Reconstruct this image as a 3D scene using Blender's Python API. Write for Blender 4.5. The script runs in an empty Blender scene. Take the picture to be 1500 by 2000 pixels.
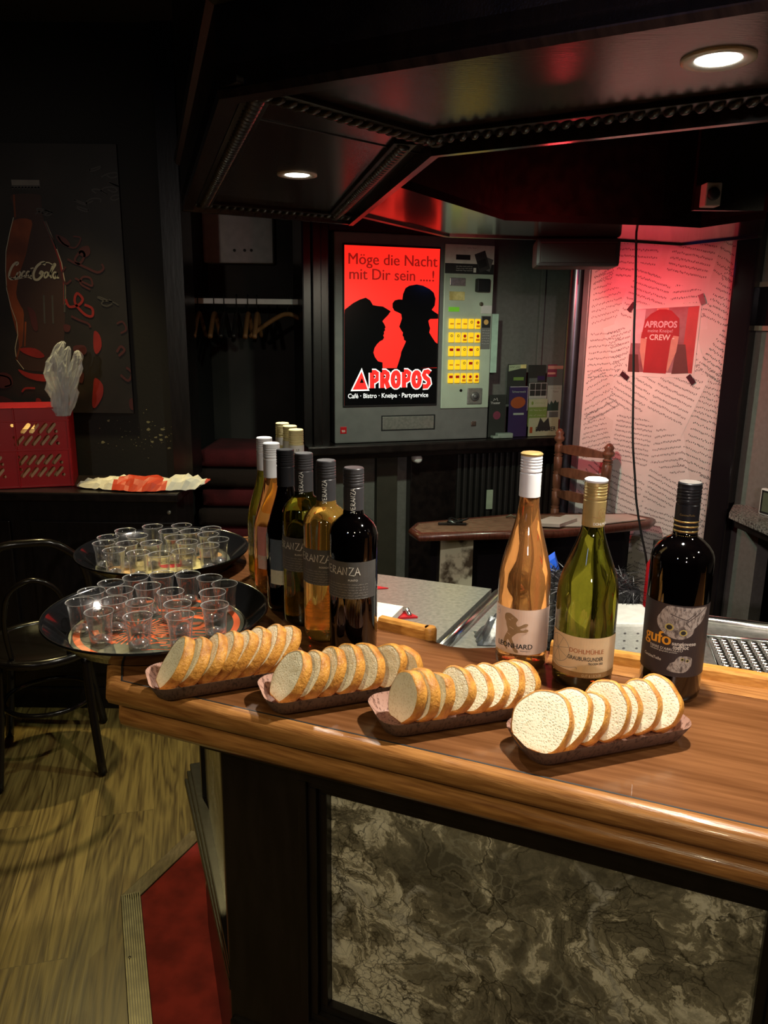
import bpy, bmesh, math, random
from mathutils import Vector, Matrix, noise
from mathutils.geometry import tessellate_polygon
PI = math.pi
random.seed(7)
S = bpy.context.scene
C = S.collection

# ------------------------------------------------------------ camera, world, lights, exposure
CAM = Vector((0, 0, 1.6)); FPX = 1500.0; PITCH = math.radians(13.7); ROLL = math.radians(.66)
_F = Vector((0, math.cos(PITCH), -math.sin(PITCH))); _R = Vector((1, 0, 0)); _U = Vector((0, math.sin(PITCH), math.cos(PITCH)))
_U2 = math.cos(ROLL) * _U - math.sin(ROLL) * _R; _R2 = math.cos(ROLL) * _R + math.sin(ROLL) * _U
cam_d = bpy.data.cameras.new('camera'); cam = bpy.data.objects.new('camera', cam_d); C.objects.link(cam)
cam_d.sensor_fit = 'VERTICAL'; cam_d.sensor_height = 36.0; cam_d.lens = FPX / 2000.0 * 36.0; cam_d.clip_start = .05
cam.matrix_world = Matrix(((_R2.x, _U2.x, -_F.x, CAM.x), (_R2.y, _U2.y, -_F.y, CAM.y), (_R2.z, _U2.z, -_F.z, CAM.z), (0, 0, 0, 1)))
S.camera = cam
S.view_settings.view_transform = 'Standard'; S.view_settings.look = 'None'; S.view_settings.gamma = 1
S.view_settings.use_curve_mapping = False; S.view_settings.exposure = 0.0
world = bpy.data.worlds.new('world'); S.world = world; world.use_nodes = True
world.node_tree.nodes['Background'].inputs[0].default_value = (.010, .009, .012, 1)
world.node_tree.nodes['Background'].inputs[1].default_value = 1.0
S.cycles.max_bounces = 10; S.cycles.transparent_max_bounces = 40; S.cycles.transmission_bounces = 8
S.cycles.sample_clamp_indirect = 4.0; S.cycles.caustics_refractive = False; S.cycles.caustics_reflective = False

def lamp(name, kind, loc, energy, color=(1, 1, 1), size=.05, target=None, spot=None, blend=.4):
    d = bpy.data.lights.new(name, kind); d.energy = energy; d.color = color
    if kind == 'AREA': d.shape = 'DISK'; d.size = size
    else: d.shadow_soft_size = size
    if spot: d.spot_size = math.radians(spot); d.spot_blend = blend
    o = bpy.data.objects.new(name, d); C.objects.link(o); o.location = loc
    if target is not None:
        o.rotation_euler = (Vector(target) - Vector(loc)).to_track_quat('-Z', 'Y').to_euler()
    return o
WARM = (1, .80, .55); COOLW = (1, .93, .80)
L1 = (.379, .984, 1.885); L2 = (-.189, 1.720, 1.885)
lamp('downlight_lamp', 'SPOT', (L1[0], L1[1], 1.875), 50, COOLW, .022, (L1[0], L1[1], 0), 125, .6)
lamp('downlight_lamp', 'SPOT', (L2[0], L2[1], 1.875), 34, COOLW, .022, (L2[0], L2[1], 0), 125, .6)
lamp('downlight_lamp', 'SPOT', (.93, .70, 1.875), 16, COOLW, .022, (.93, .70, 0), 125, .6)
lamp('guest_side_light', 'SPOT', (.25, -.9, 2.45), 19, (1, .85, .58), .05, (.2, .9, .5), 80, .8)
lamp('guest_side_light', 'SPOT', (-.9, -.6, 2.3), 46, (1, .86, .52), .05, (.05, 1.0, .55), 44, .9)
lamp('guest_side_light', 'POINT', (1.1, -.5, 2.4), 5, (1, .82, .55), .04)
lamp('blue_stage_lamp', 'SPOT', (-1.2, -1.0, 2.4), 2, (.25, .4, 1), .07, (0, 1.4, 1.6), 75, .5)
lamp('floor_lamp_light', 'SPOT', (-1.25, 3.05, 2.5), 95, (1, .82, .36), .03, (-1.1, 2.0, 0), 84, .5)
lamp('floor_lamp_light', 'SPOT', (-1.7, .4, 2.4), 15, (1, .80, .35), .05, (-.9, 1.7, 0), 62, .7)
lamp('pole_glint_light', 'POINT', (.70, 2.92, 1.84), .10, (.1, .2, 1), .02)  # added blue light, there for the streak on the round pole
lamp('red_glow_light', 'SPOT', (.57, 2.86, 1.79), 24, (1, .05, .07), .03, (1.02, 3.14, 1.52), 100, .8)
lamp('red_glow_light', 'POINT', (.45, 2.20, 1.80), 1.8, (1, .05, .06), .03)  # added unseen red light, tints the steel counter and bottle rims
lamp('machine_wall_fill', 'SPOT', (.20, 2.50, 1.872), 34, (.84, 1, .76), .03, (.35, 3.0, 0.6), 150, .6)  # added fill without a fixture, brightens the machine wall in greenish white
lamp('guest_side_light', 'SPOT', (.1, -1.9, 2.0), 130, (1, .80, .80), .06, (1.0, 3.1, 1.30), 30, .9)  # added low beam passing under the canopy to brighten the sheet music
lamp('guest_side_light', 'SPOT', (-1.0, -1.7, 2.1), 90, (1, .88, .72), .06, (-1.5, 3.0, 1.40), 32, .9)  # added narrow beam to brighten the crate and the cola poster
lamp('wall_side_lamp', 'SPOT', (1.15, 1.6, 1.87), 14, (1, .88, .62), .05, (1.5, 2.6, 1.0), 110, .9)

# ------------------------------------------------------------ pixel helpers (1500 x 2000 frame) -> points on real planes
def ray(x, y): return _F + (x - 750) / FPX * _R2 + (1000 - y) / FPX * _U2
def onz(x, y, z): d = ray(x, y); return CAM + d * ((z - 1.6) / d.z)
def ony(x, y, Y): d = ray(x, y); return CAM + d * (Y / d.y)
def onp(x, y, p0, n): d = ray(x, y); n = Vector(n); return CAM + d * ((Vector(p0) - CAM).dot(n) / d.dot(n))

# ------------------------------------------------------------ materials
def mat(name, col, rough=.5, metal=0, spec=.5, col2=None, nscale=30, stretch=(1, 1, 1), bump=0, bscale=None, trans=0, ior=1.45, emit=None, estr=0, coat=0, detail=4, alpha=1, lo=.35, hi=.65, coords='Object', rotz=0):
    m = bpy.data.materials.new(name); m.use_nodes = True; nt = m.node_tree; N = nt.nodes; L = nt.links
    b = N['Principled BSDF']; I = b.inputs
    I['Base Color'].default_value = (*col, 1); I['Roughness'].default_value = rough; I['Metallic'].default_value = metal
    I['Specular IOR Level'].default_value = spec; I['Transmission Weight'].default_value = trans; I['IOR'].default_value = ior
    I['Coat Weight'].default_value = coat; I['Alpha'].default_value = alpha
    if emit: I['Emission Color'].default_value = (*emit, 1); I['Emission Strength'].default_value = estr
    tc = N.new('ShaderNodeTexCoord'); mp = N.new('ShaderNodeMapping'); L.new(tc.outputs[coords], mp.inputs[0]); mp.inputs['Scale'].default_value = stretch
    
    if rotz:
        m0 = N.new('ShaderNodeMapping'); m0.inputs['Rotation'].default_value = (0, 0, rotz); L.new(tc.outputs[coords], m0.inputs[0]); L.new(m0.outputs[0], mp.inputs[0])
    if col2 is None: col2 = tuple(c * .86 for c in col)
    nz = N.new('ShaderNodeTexNoise'); nz.inputs['Scale'].default_value = nscale; nz.inputs['Detail'].default_value = detail; L.new(mp.outputs[0], nz.inputs[0])
    r = N.new('ShaderNodeValToRGB'); r.color_ramp.elements[0].position = lo; r.color_ramp.elements[1].position = hi
    r.color_ramp.elements[0].color = (*col2, 1); r.color_ramp.elements[1].color = (*col, 1)
    L.new(nz.outputs[0], r.inputs[0]); L.new(r.outputs[0], I['Base Color'])
    if bump:
        bn = N.new('ShaderNodeTexNoise'); bn.inputs['Scale'].default_value = bscale or nscale; bn.inputs['Detail'].default_value = 5; L.new(mp.outputs[0], bn.inputs[0])
        bp = N.new('ShaderNodeBump'); bp.inputs['Strength'].default_value = bump; bp.inputs['Distance'].default_value = .002
        L.new(bn.outputs[0], bp.inputs['Height']); L.new(bp.outputs[0], I['Normal'])
    return m

M = {}
M['black_wood'] = mat('black_wood', (.010, .007, .007), .30, col2=(.005, .0035, .0035), nscale=14, stretch=(3, 3, .6), bump=.15, bscale=20)
M['black_wood_h'] = mat('black_wood_h', (.015, .010, .009), .28, col2=(.007, .0045, .0045), nscale=9, stretch=(3, 3, 3), bump=.2, bscale=120)
M['soffit'] = mat('soffit', (.030, .017, .013), .22, col2=(.014, .008, .007), nscale=8, stretch=(2, 14, 1), bump=.1, bscale=30)
M['gloss_black'] = mat('gloss_black', (.010, .008, .010), .12, nscale=5)
M['dark_wall'] = mat('dark_wall', (.0045, .0035, .0035), .7, nscale=12, bump=.2, bscale=80)
M['grey_wall'] = mat('grey_wall', (.16, .155, .14), .85, col2=(.14, .135, .12), nscale=60, bump=.35, bscale=220)
M['bar_top'] = mat('bar_top', (.22, .090, .032), .27, col2=(.11, .040, .013), nscale=11, stretch=(.6, 9, 9), bump=.05, bscale=40, coat=.25, detail=8, rotz=math.radians(22), lo=.3, hi=.75)
M['bar_edge'] = mat('bar_edge', (.44, .20, .06), .28, col2=(.20, .075, .02), nscale=18, stretch=(.8, 12, 12), bump=.22, bscale=50, coat=.15, detail=8, rotz=math.radians(25), lo=.3, hi=.7)
M['bar_edge2'] = mat('bar_edge2', (.33, .15, .05), .3, col2=(.16, .06, .02), nscale=9, stretch=(14, 1.5, 14), bump=.2, bscale=50, coat=.4, detail=8, rotz=math.radians(-16), lo=.3, hi=.7)
M['rail_wood'] = mat('rail_wood', (.62, .30, .07), .3, col2=(.42, .17, .03), nscale=20, stretch=(2, 12, 12), coat=.3, rotz=math.radians(22))
M['red_wood'] = mat('red_wood', (.11, .030, .018), .3, col2=(.06, .016, .010), nscale=20, stretch=(8, 8, 1), coat=.2)
M['steel'] = mat('steel', (.50, .49, .45), .30, metal=.72, col2=(.36, .36, .33), nscale=90, stretch=(1, 1, 1), bump=.05, bscale=300)
M['steel_bright'] = mat('steel_bright', (.72, .72, .68), .22, metal=1, nscale=40)
M['white_plastic'] = mat('white_plastic', (.72, .72, .70), .4, nscale=20)
M['white_cap'] = mat('white_cap', (.74, .75, .77), .35, nscale=20)
M['gold_cap'] = mat('gold_cap', (.62, .47, .20), .34, metal=.55, nscale=40, col2=(.52, .38, .14))
M['cream_cap'] = mat('cream_cap', (.78, .70, .36), .4, nscale=40)
M['grey_cap'] = mat('grey_cap', (.050, .048, .052), .34, metal=.3, nscale=40)
M['black_cap'] = mat('black_cap', (.012, .012, .014), .3, nscale=40)
M['paper'] = mat('paper', (.72, .69, .62), .7, nscale=50)
M['paper_white'] = mat('paper_white', (.85, .82, .74), .8, nscale=30)
M['ink'] = mat('ink', (.02, .02, .02), .6)
M['ink_grey'] = mat('ink_grey', (.16, .15, .15), .7)
M['silver_ink'] = mat('silver_ink', (.62, .60, .55), .35, nscale=30)
M['dim_ink'] = mat('dim_ink', (.28, .27, .25), .45)
M['orange_ink'] = mat('orange_ink', (.85, .38, .03), .4)
M['red'] = mat('red', (.55, .012, .018), .38, col2=(.46, .008, .014), nscale=10)
M['red_carpet'] = mat('red_carpet', (.24, .016, .012), .95, col2=(.13, .006, .005), nscale=14, bump=.5, bscale=400)
M['fabric_red'] = mat('fabric_red', (.10, .007, .010), .95, col2=(.05, .003, .005), nscale=8, bump=.6, bscale=120)
M['fabric_dark'] = mat('fabric_dark', (.020, .009, .006), .95, nscale=8, bump=.6, bscale=120)
M['blue'] = mat('blue', (.02, .14, .85), .45, nscale=8)
M['brass'] = mat('brass', (.15, .135, .085), .42, metal=.5, col2=(.09, .08, .05), nscale=30)
M['crust'] = mat('crust', (.66, .32, .055), .5, col2=(.30, .095, .012), nscale=70, bump=1.0, bscale=210, detail=6, lo=.3, hi=.68)
M['crumb'] = mat('crumb', (.86, .78, .56), .75, col2=(.74, .63, .38), nscale=140, bump=.9, bscale=260, detail=6, lo=.3, hi=.55)
M['tray_black'] = mat('tray_black', (.008, .008, .009), .12, nscale=10, coat=.5)
M['tray_grey'] = mat('tray_grey', (.085, .09, .07), .25, nscale=8, col2=(.06, .065, .05))
M['hanger'] = mat('hanger', (.18, .085, .03), .6, nscale=20)
M['dark_metal'] = mat('dark_metal', (.03, .028, .026), .35, metal=.6, nscale=20)
M['grey_metal'] = mat('grey_metal', (.16, .15, .15), .4, metal=.3, nscale=15)
M['pale_panel'] = mat('pale_panel', (.50, .58, .46), .45, metal=.1, nscale=10)
M['cab_grey'] = mat('cab_grey', (.16, .155, .15), .5, nscale=20)
M['dark_plastic'] = mat('dark_plastic', (.008, .008, .009), .6)
M['poster_red'] = mat('poster_red', (.3, .01, .01), .4, emit=(1, .022, .012), estr=1.0)
M['poster_black'] = mat('poster_black', (.004, .004, .005), .18)
M['poster_dark_red'] = mat('poster_dark_red', (.10, .004, .004), .4, emit=(.25, .006, .004), estr=1)
M['logo_red'] = mat('logo_red', (.5, .02, .02), .4, emit=(.80, .02, .015), estr=1)
M['logo_white'] = mat('logo_white', (.8, .8, .8), .4, emit=(.86, .86, .84), estr=.85)
M['yellow_lit'] = mat('yellow_lit', (.7, .45, .01), .4, emit=(.80, .47, .01), estr=.9)
M['yellow_dim'] = mat('yellow_dim', (.5, .2, .01), .4, emit=(.50, .16, .005), estr=.6)
M['lcd'] = mat('lcd', (.1, .3, .02), .4, emit=(.09, .27, .015), estr=.8)
M['downlight_glow'] = mat('downlight_glow', (1, 1, 1), .4, emit=(1, .97, .86), estr=14)
M['lamp_ring'] = mat('lamp_ring', (.62, .58, .52), .4, metal=.3)
M['pages'] = mat('pages', (.60, .56, .53), .8, nscale=5, col2=(.54, .50, .47))
M['page2'] = mat('page2', (.66, .63, .60), .8, nscale=8)
M['fur'] = mat('fur', (.008, .008, .009), .45, nscale=20)
M['fur_tip'] = mat('fur_tip', (.16, .16, .16), .45, nscale=20)
M['knit'] = mat('knit', (.62, .62, .56), .85, nscale=60, bump=.4, bscale=200)
M['foil'] = mat('foil', (.55, .60, .64), .22, metal=.9, col2=(.12, .14, .16), nscale=22, bump=1, bscale=30)
M['granite'] = mat('granite', (.30, .26, .24), .25, col2=(.05, .04, .04), nscale=130, detail=2)
M['bag'] = mat('bag', (.85, .87, .90), .3, nscale=30, alpha=.42)
M['bag_white'] = mat('bag_white', (.78, .72, .64), .55, nscale=30, bump=.4, bscale=30)
M['bag_red'] = mat('bag_red', (.60, .05, .02), .5, nscale=30, bump=.4, bscale=30)
M['coke_brown'] = mat('coke_brown', (.26, .060, .020), .4, col2=(.09, .022, .010), nscale=6)
M['coke_dark'] = mat('coke_dark', (.040, .020, .018), .4, nscale=6)
M['coke_red'] = mat('coke_red', (.26, .012, .010), .5, nscale=9, col2=(.16, .006, .006))
M['coke_maroon'] = mat('coke_maroon', (.060, .010, .012), .5, nscale=9)
M['coke_cream'] = mat('coke_cream', (.42, .40, .32), .5)
M['coke_bg'] = mat('coke_bg', (.014, .010, .010), .5, nscale=7, col2=(.007, .005, .005))
M['coke_grey'] = mat('coke_grey', (.05, .045, .045), .5)
M['plaster_chip'] = mat('plaster_chip', (.20, .18, .10), .8)
M['acrylic'] = mat('acrylic', (.6, .65, .6), .2, alpha=.25)

def glass_mat(name, col, diff=.0, rough=.02, ior=1.33):
    return mat(name, col, rough, col2=tuple(c * .9 for c in col), nscale=3, trans=1 - diff, ior=ior, spec=.6, coat=.6)
M['rose'] = glass_mat('rose', (1, .42, .13), .12)
M['amber'] = glass_mat('amber', (.90, .50, .10), .14)
M['green_glass'] = glass_mat('green_glass', (.19, .17, .015), .02)
M['olive_glass'] = glass_mat('olive_glass', (.72, .66, .07), .20)
M['dark_glass'] = mat('dark_glass', (.0008, .0005, .0006), .04, coat=.8, spec=.7)
M['clear_neck'] = glass_mat('clear_neck', (.85, .66, .50), .05)

def cup_material(lo=.10):
    m = bpy.data.materials.new('clear_cup_plastic'); m.use_nodes = True; nt = m.node_tree; N = nt.nodes; L = nt.links
    N.remove(N['Principled BSDF']); out = N['Material Output']
    tr = N.new('ShaderNodeBsdfTransparent'); tr.inputs[0].default_value = (.93, .92, .92, 1)
    gl = N.new('ShaderNodeBsdfGlossy'); gl.inputs[1].default_value = .07; gl.inputs[0].default_value = (1, 1, 1, 1)
    df = N.new('ShaderNodeBsdfDiffuse'); df.inputs[0].default_value = (.8, .8, .8, 1)
    ms = N.new('ShaderNodeMixShader'); ms.inputs[0].default_value = .16; L.new(gl.outputs[0], ms.inputs[1]); L.new(df.outputs[0], ms.inputs[2])
    lw = N.new('ShaderNodeLayerWeight'); lw.inputs[0].default_value = .30
    mr = N.new('ShaderNodeMapRange'); mr.inputs[3].default_value = lo; mr.inputs[4].default_value = 1.0; L.new(lw.outputs['Facing'], mr.inputs[0])
    pw = N.new('ShaderNodeMath'); pw.operation = 'POWER'; pw.inputs[1].default_value = 1.65; L.new(mr.outputs[0], pw.inputs[0])
    mx = N.new('ShaderNodeMixShader'); L.new(pw.outputs[0], mx.inputs[0]); L.new(tr.outputs[0], mx.inputs[1]); L.new(ms.outputs[0], mx.inputs[2])
    L.new(mx.outputs[0], out.inputs[0]); return m
M['cup'] = cup_material(); M['cup_dome'] = cup_material(.65)
M['cup_rim'] = mat('cup_rim', (.85, .85, .84), .12, trans=.55, ior=1.3, nscale=10)

def crumb_material():
    m = bpy.data.materials.new('crumb'); m.use_nodes = True; nt = m.node_tree; N = nt.nodes; L = nt.links; b = N['Principled BSDF']
    tc = N.new('ShaderNodeTexCoord')
    n1 = N.new('ShaderNodeTexNoise'); n1.inputs['Scale'].default_value = 380; n1.inputs['Detail'].default_value = 3; L.new(tc.outputs['Object'], n1.inputs[0])
    def pores(scale, rad):
        w = N.new('ShaderNodeTexNoise'); w.inputs['Scale'].default_value = scale; L.new(tc.outputs['Object'], w.inputs[0])
        va = N.new('ShaderNodeVectorMath'); va.operation = 'MULTIPLY_ADD'; va.inputs[1].default_value = (.5 / scale,) * 3; L.new(w.outputs['Color'], va.inputs[0]); L.new(tc.outputs['Object'], va.inputs[2])
        v = N.new('ShaderNodeTexVoronoi'); v.inputs['Scale'].default_value = scale; L.new(va.outputs[0], v.inputs[0])
        r = N.new('ShaderNodeMapRange'); r.inputs[1].default_value = rad * .6; r.inputs[2].default_value = rad; r.inputs[3].default_value = 1; r.inputs[4].default_value = 0; L.new(v.outputs['Distance'], r.inputs[0])
        return r.outputs[0]
    p1, p2 = pores(330, .42), pores(105, .24)
    mx = N.new('ShaderNodeMath'); mx.operation = 'MAXIMUM'; L.new(p1, mx.inputs[0]); L.new(p2, mx.inputs[1])
    sc = N.new('ShaderNodeMath'); sc.operation = 'MULTIPLY'; sc.inputs[1].default_value = .42; L.new(mx.outputs[0], sc.inputs[0])
    c = N.new('ShaderNodeMix'); c.data_type = 'RGBA'; L.new(sc.outputs[0], c.inputs[0]); c.inputs[6].default_value = (.90, .82, .62, 1); c.inputs[7].default_value = (.66, .53, .28, 1)
    L.new(c.outputs[2], b.inputs['Base Color']); b.inputs['Roughness'].default_value = .8
    h = N.new('ShaderNodeMath'); h.operation = 'SUBTRACT'; L.new(n1.outputs[0], h.inputs[0]); L.new(mx.outputs[0], h.inputs[1])
    bp = N.new('ShaderNodeBump'); bp.inputs['Strength'].default_value = .55; bp.inputs['Distance'].default_value = .0008; L.new(h.outputs[0], bp.inputs['Height']); L.new(bp.outputs[0], b.inputs['Normal'])
    return m
M['crumb'] = crumb_material()

def marble(name, light=False):
    m = bpy.data.materials.new(name); m.use_nodes = True; nt = m.node_tree; N = nt.nodes; L = nt.links; b = N['Principled BSDF']
    tc = N.new('ShaderNodeTexCoord')
    def nz(sc, det, dist=0, rough=.55):
        n = N.new('ShaderNodeTexNoise'); n.inputs['Scale'].default_value = sc; n.inputs['Detail'].default_value = det; n.inputs['Distortion'].default_value = dist; n.inputs['Roughness'].default_value = rough; return n
    w = nz(6, 6); L.new(tc.outputs['Object'], w.inputs[0])
    va = N.new('ShaderNodeVectorMath'); va.operation = 'MULTIPLY_ADD'; va.inputs[1].default_value = (.20, .20, .20); L.new(w.outputs['Color'], va.inputs[0]); L.new(tc.outputs['Object'], va.inputs[2])
    base = nz(21, 11, .5, .68); L.new(va.outputs[0], base.inputs[0])
    clu = nz(3.2, 2); L.new(tc.outputs['Object'], clu.inputs[0])
    cm = N.new('ShaderNodeMath'); cm.operation = 'MULTIPLY_ADD'; cm.inputs[1].default_value = .75; cm.inputs[2].default_value = -.375; L.new(clu.outputs[0], cm.inputs[0])
    ad = N.new('ShaderNodeMath'); ad.operation = 'ADD'; L.new(base.outputs[0], ad.inputs[0]); L.new(cm.outputs[0], ad.inputs[1])
    r = N.new('ShaderNodeValToRGB'); cr = r.color_ramp
    if light: cols = [(.30, (.16, .13, .05)), (.5, (.30, .25, .13)), (.72, (.42, .38, .26))]
    else: cols = [(.34, (.10, .09, .068)), (.47, (.20, .178, .13)), (.535, (.30, .265, .19)), (.56, (.62, .56, .43)), (.64, (.80, .74, .60))]
    while len(cr.elements) < len(cols): cr.elements.new(.5)
    for e, (p, c) in zip(cr.elements, cols): e.position = p; e.color = (*c, 1)
    L.new(ad.outputs[0], r.inputs[0])
    def veins(scale, width, colr, prev, maskscale, mlo, mhi, amt=1):
        v = N.new('ShaderNodeTexVoronoi'); v.feature = 'DISTANCE_TO_EDGE'; v.inputs['Scale'].default_value = scale; L.new(va.outputs[0], v.inputs[0])
        rr = N.new('ShaderNodeMapRange'); rr.inputs[1].default_value = 0; rr.inputs[2].default_value = width; rr.inputs[3].default_value = amt; rr.inputs[4].default_value = 0; L.new(v.outputs['Distance'], rr.inputs[0])
        mk = nz(maskscale, 4); L.new(tc.outputs['Object'], mk.inputs[0]); mrr = N.new('ShaderNodeMapRange'); mrr.inputs[1].default_value = mlo; mrr.inputs[2].default_value = mhi; L.new(mk.outputs[0], mrr.inputs[0])
        mu = N.new('ShaderNodeMath'); mu.operation = 'MULTIPLY'; L.new(rr.outputs[0], mu.inputs[0]); L.new(mrr.outputs[0], mu.inputs[1])
        mx = N.new('ShaderNodeMix'); mx.data_type = 'RGBA'; L.new(mu.outputs[0], mx.inputs[0]); L.new(prev, mx.inputs[6]); mx.inputs[7].default_value = (*colr, 1)
        return mx.outputs[2]
    c = veins(3.2, .028, (.50, .47, .41), r.outputs[0], 6, .47, .53)
    c = veins(34, .10, (.34, .32, .25), c, 5, .47, .60, .8)
    c = veins(11, .022, (.016, .013, .008), c, 7, .45, .52, .9)
    c = veins(27, .05, (.022, .018, .010), c, 4, .44, .55, .85)
    c = veins(60, .07, (.03, .026, .018), c, 6, .46, .58, .8)
    L.new(c, b.inputs['Base Color']); b.inputs['Roughness'].default_value = .28; b.inputs['Coat Weight'].default_value = .2
    return m
M['marble'] = marble('marble'); M['marble_light'] = marble('marble_light', True)

def floor_material():
    m = bpy.data.materials.new('wood_floor'); m.use_nodes = True; nt = m.node_tree; N = nt.nodes; L = nt.links; b = N['Principled BSDF']
    tc = N.new('ShaderNodeTexCoord'); mp = N.new('ShaderNodeMapping'); mp.inputs['Rotation'].default_value = (0, 0, math.radians(-104)); L.new(tc.outputs['Object'], mp.inputs[0])
    br = N.new('ShaderNodeTexBrick'); br.inputs['Scale'].default_value = 1; br.inputs['Brick Width'].default_value = 1.2; br.inputs['Row Height'].default_value = .19
    br.inputs['Mortar Size'].default_value = .0012; br.inputs['Color1'].default_value = (.2, .2, .2, 1); br.inputs['Color2'].default_value = (.9, .9, .9, 1); br.inputs['Mortar'].default_value = (0, 0, 0, 1)
    L.new(mp.outputs[0], br.inputs[0])
    # per-plank offset of the grain
    ad = N.new('ShaderNodeVectorMath'); ad.operation = 'MULTIPLY_ADD'; ad.inputs[1].default_value = (7, 3, 0); L.new(br.outputs['Color'], ad.inputs[0]); L.new(mp.outputs[0], ad.inputs[2])
    sc = N.new('ShaderNodeVectorMath'); sc.operation = 'MULTIPLY'; sc.inputs[1].default_value = (1.0, 9, 1); L.new(ad.outputs[0], sc.inputs[0])
    n1 = N.new('ShaderNodeTexNoise'); n1.inputs['Scale'].default_value = 1.3; n1.inputs['Detail'].default_value = 2; n1.inputs['Distortion'].default_value = .5; L.new(sc.outputs[0], n1.inputs[0])
    mu = N.new('ShaderNodeMath'); mu.operation = 'MULTIPLY'; mu.inputs[1].default_value = 13; L.new(n1.outputs[0], mu.inputs[0])
    fr = N.new('ShaderNodeMath'); fr.operation = 'PINGPONG'; fr.inputs[1].default_value = 1; L.new(mu.outputs[0], fr.inputs[0])
    n2 = N.new('ShaderNodeTexNoise'); n2.inputs['Scale'].default_value = 3; n2.inputs['Detail'].default_value = 8
    s2 = N.new('ShaderNodeVectorMath'); s2.operation = 'MULTIPLY'; s2.inputs[1].default_value = (2, 40, 1); L.new(ad.outputs[0], s2.inputs[0]); L.new(s2.outputs[0], n2.inputs[0])
    mx = N.new('ShaderNodeMath'); mx.operation = 'MULTIPLY'; L.new(fr.outputs[0], mx.inputs[0]); mx.inputs[1].default_value = .35
    a2 = N.new('ShaderNodeMath'); a2.operation = 'ADD'; L.new(mx.outputs[0], a2.inputs[0]); L.new(n2.outputs[0], a2.inputs[1])
    r = N.new('ShaderNodeValToRGB'); r.color_ramp.elements[0].position = .42; r.color_ramp.elements[0].color = (.085, .050, .014, 1); r.color_ramp.elements[1].position = .85; r.color_ramp.elements[1].color = (.29, .20, .058, 1)
    L.new(a2.outputs[0], r.inputs[0])
    tn = N.new('ShaderNodeMix'); tn.data_type = 'RGBA'; tn.blend_type = 'MULTIPLY'; tn.inputs[0].default_value = .5; L.new(r.outputs[0], tn.inputs[6]); L.new(br.outputs['Color'], tn.inputs[7])
    L.new(tn.outputs[2], b.inputs['Base Color']); b.inputs['Roughness'].default_value = .42
    bp = N.new('ShaderNodeBump'); bp.inputs['Strength'].default_value = .2; bp.inputs['Distance'].default_value = .002; L.new(a2.outputs[0], bp.inputs['Height']); L.new(bp.outputs[0], b.inputs['Normal'])
    return m
M['floor'] = floor_material()

# ------------------------------------------------------------ mesh helpers
def finish(bm, name, mats, parent=None, smooth=False, auto=None):
    me = bpy.data.meshes.new(name); bm.normal_update(); bm.to_mesh(me); bm.free()
    for mm in (mats if isinstance(mats, (list, tuple)) else [mats]): me.materials.append(mm)
    if smooth:
        for p in me.polygons: p.use_smooth = True
        if auto: me.set_sharp_from_angle(angle=math.radians(auto))
    o = bpy.data.objects.new(name, me); C.objects.link(o)
    if parent is not None:
        o.parent = parent
        o.matrix_parent_inverse = parent.matrix_world.inverted() if False else Matrix.Identity(4)
    return o
def thing(name, label, cat, loc=(0, 0, 0), rz=0, group=None):
    o = bpy.data.objects.new(name, None); C.objects.link(o); o.empty_display_size = .05
    o.location = loc; o.rotation_euler = (0, 0, rz); o['label'] = label; o['category'] = cat
    if group: o['group'] = group
    return o
def tag(o, label, cat, group=None):
    o['label'] = label; o['category'] = cat
    if group: o['group'] = group
    return o
def struct(o): o['kind'] = 'structure'; return o
def box(bm, x0, x1, y0, y1, z0, z1, bev=0, mi=0, frame=None):
    vs = [Vector((x, y, z)) for x in (x0, x1) for y in (y0, y1) for z in (z0, z1)]
    if frame: vs = [frame(v) for v in vs]
    v = [bm.verts.new(p) for p in vs]
    fs = [bm.faces.new([v[i] for i in q]) for q in ((0, 1, 3, 2), (4, 6, 7, 5), (0, 4, 5, 1), (2, 3, 7, 6), (0, 2, 6, 4), (1, 5, 7, 3))]
    for f in fs: f.material_index = mi
    if bev:
        es = list({e for f in fs for e in f.edges})
        bmesh.ops.bevel(bm, geom=es, offset=bev, segments=2, affect='EDGES', profile=.6)
    return fs
def lathe(bm, prof, seg=40, cx=0, cy=0, z=0, mi=0, cap0=True, cap1=True, wob=None):
    rings = []
    for r, h in prof:
        ring = []
        for i in range(seg):
            a = 2 * PI * i / seg; rr = r * (wob(a, h) if wob else 1)
            ring.append(bm.verts.new((cx + rr * math.cos(a), cy + rr * math.sin(a), z + h)))
        rings.append(ring)
    for a, b in zip(rings, rings[1:]):
        for i in range(seg):
            f = bm.faces.new((a[i], a[(i + 1) % seg], b[(i + 1) % seg], b[i])); f.material_index = mi
    if cap0: f = bm.faces.new(list(reversed(rings[0]))); f.material_index = mi
    if cap1: f = bm.faces.new(rings[-1]); f.material_index = mi
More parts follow.
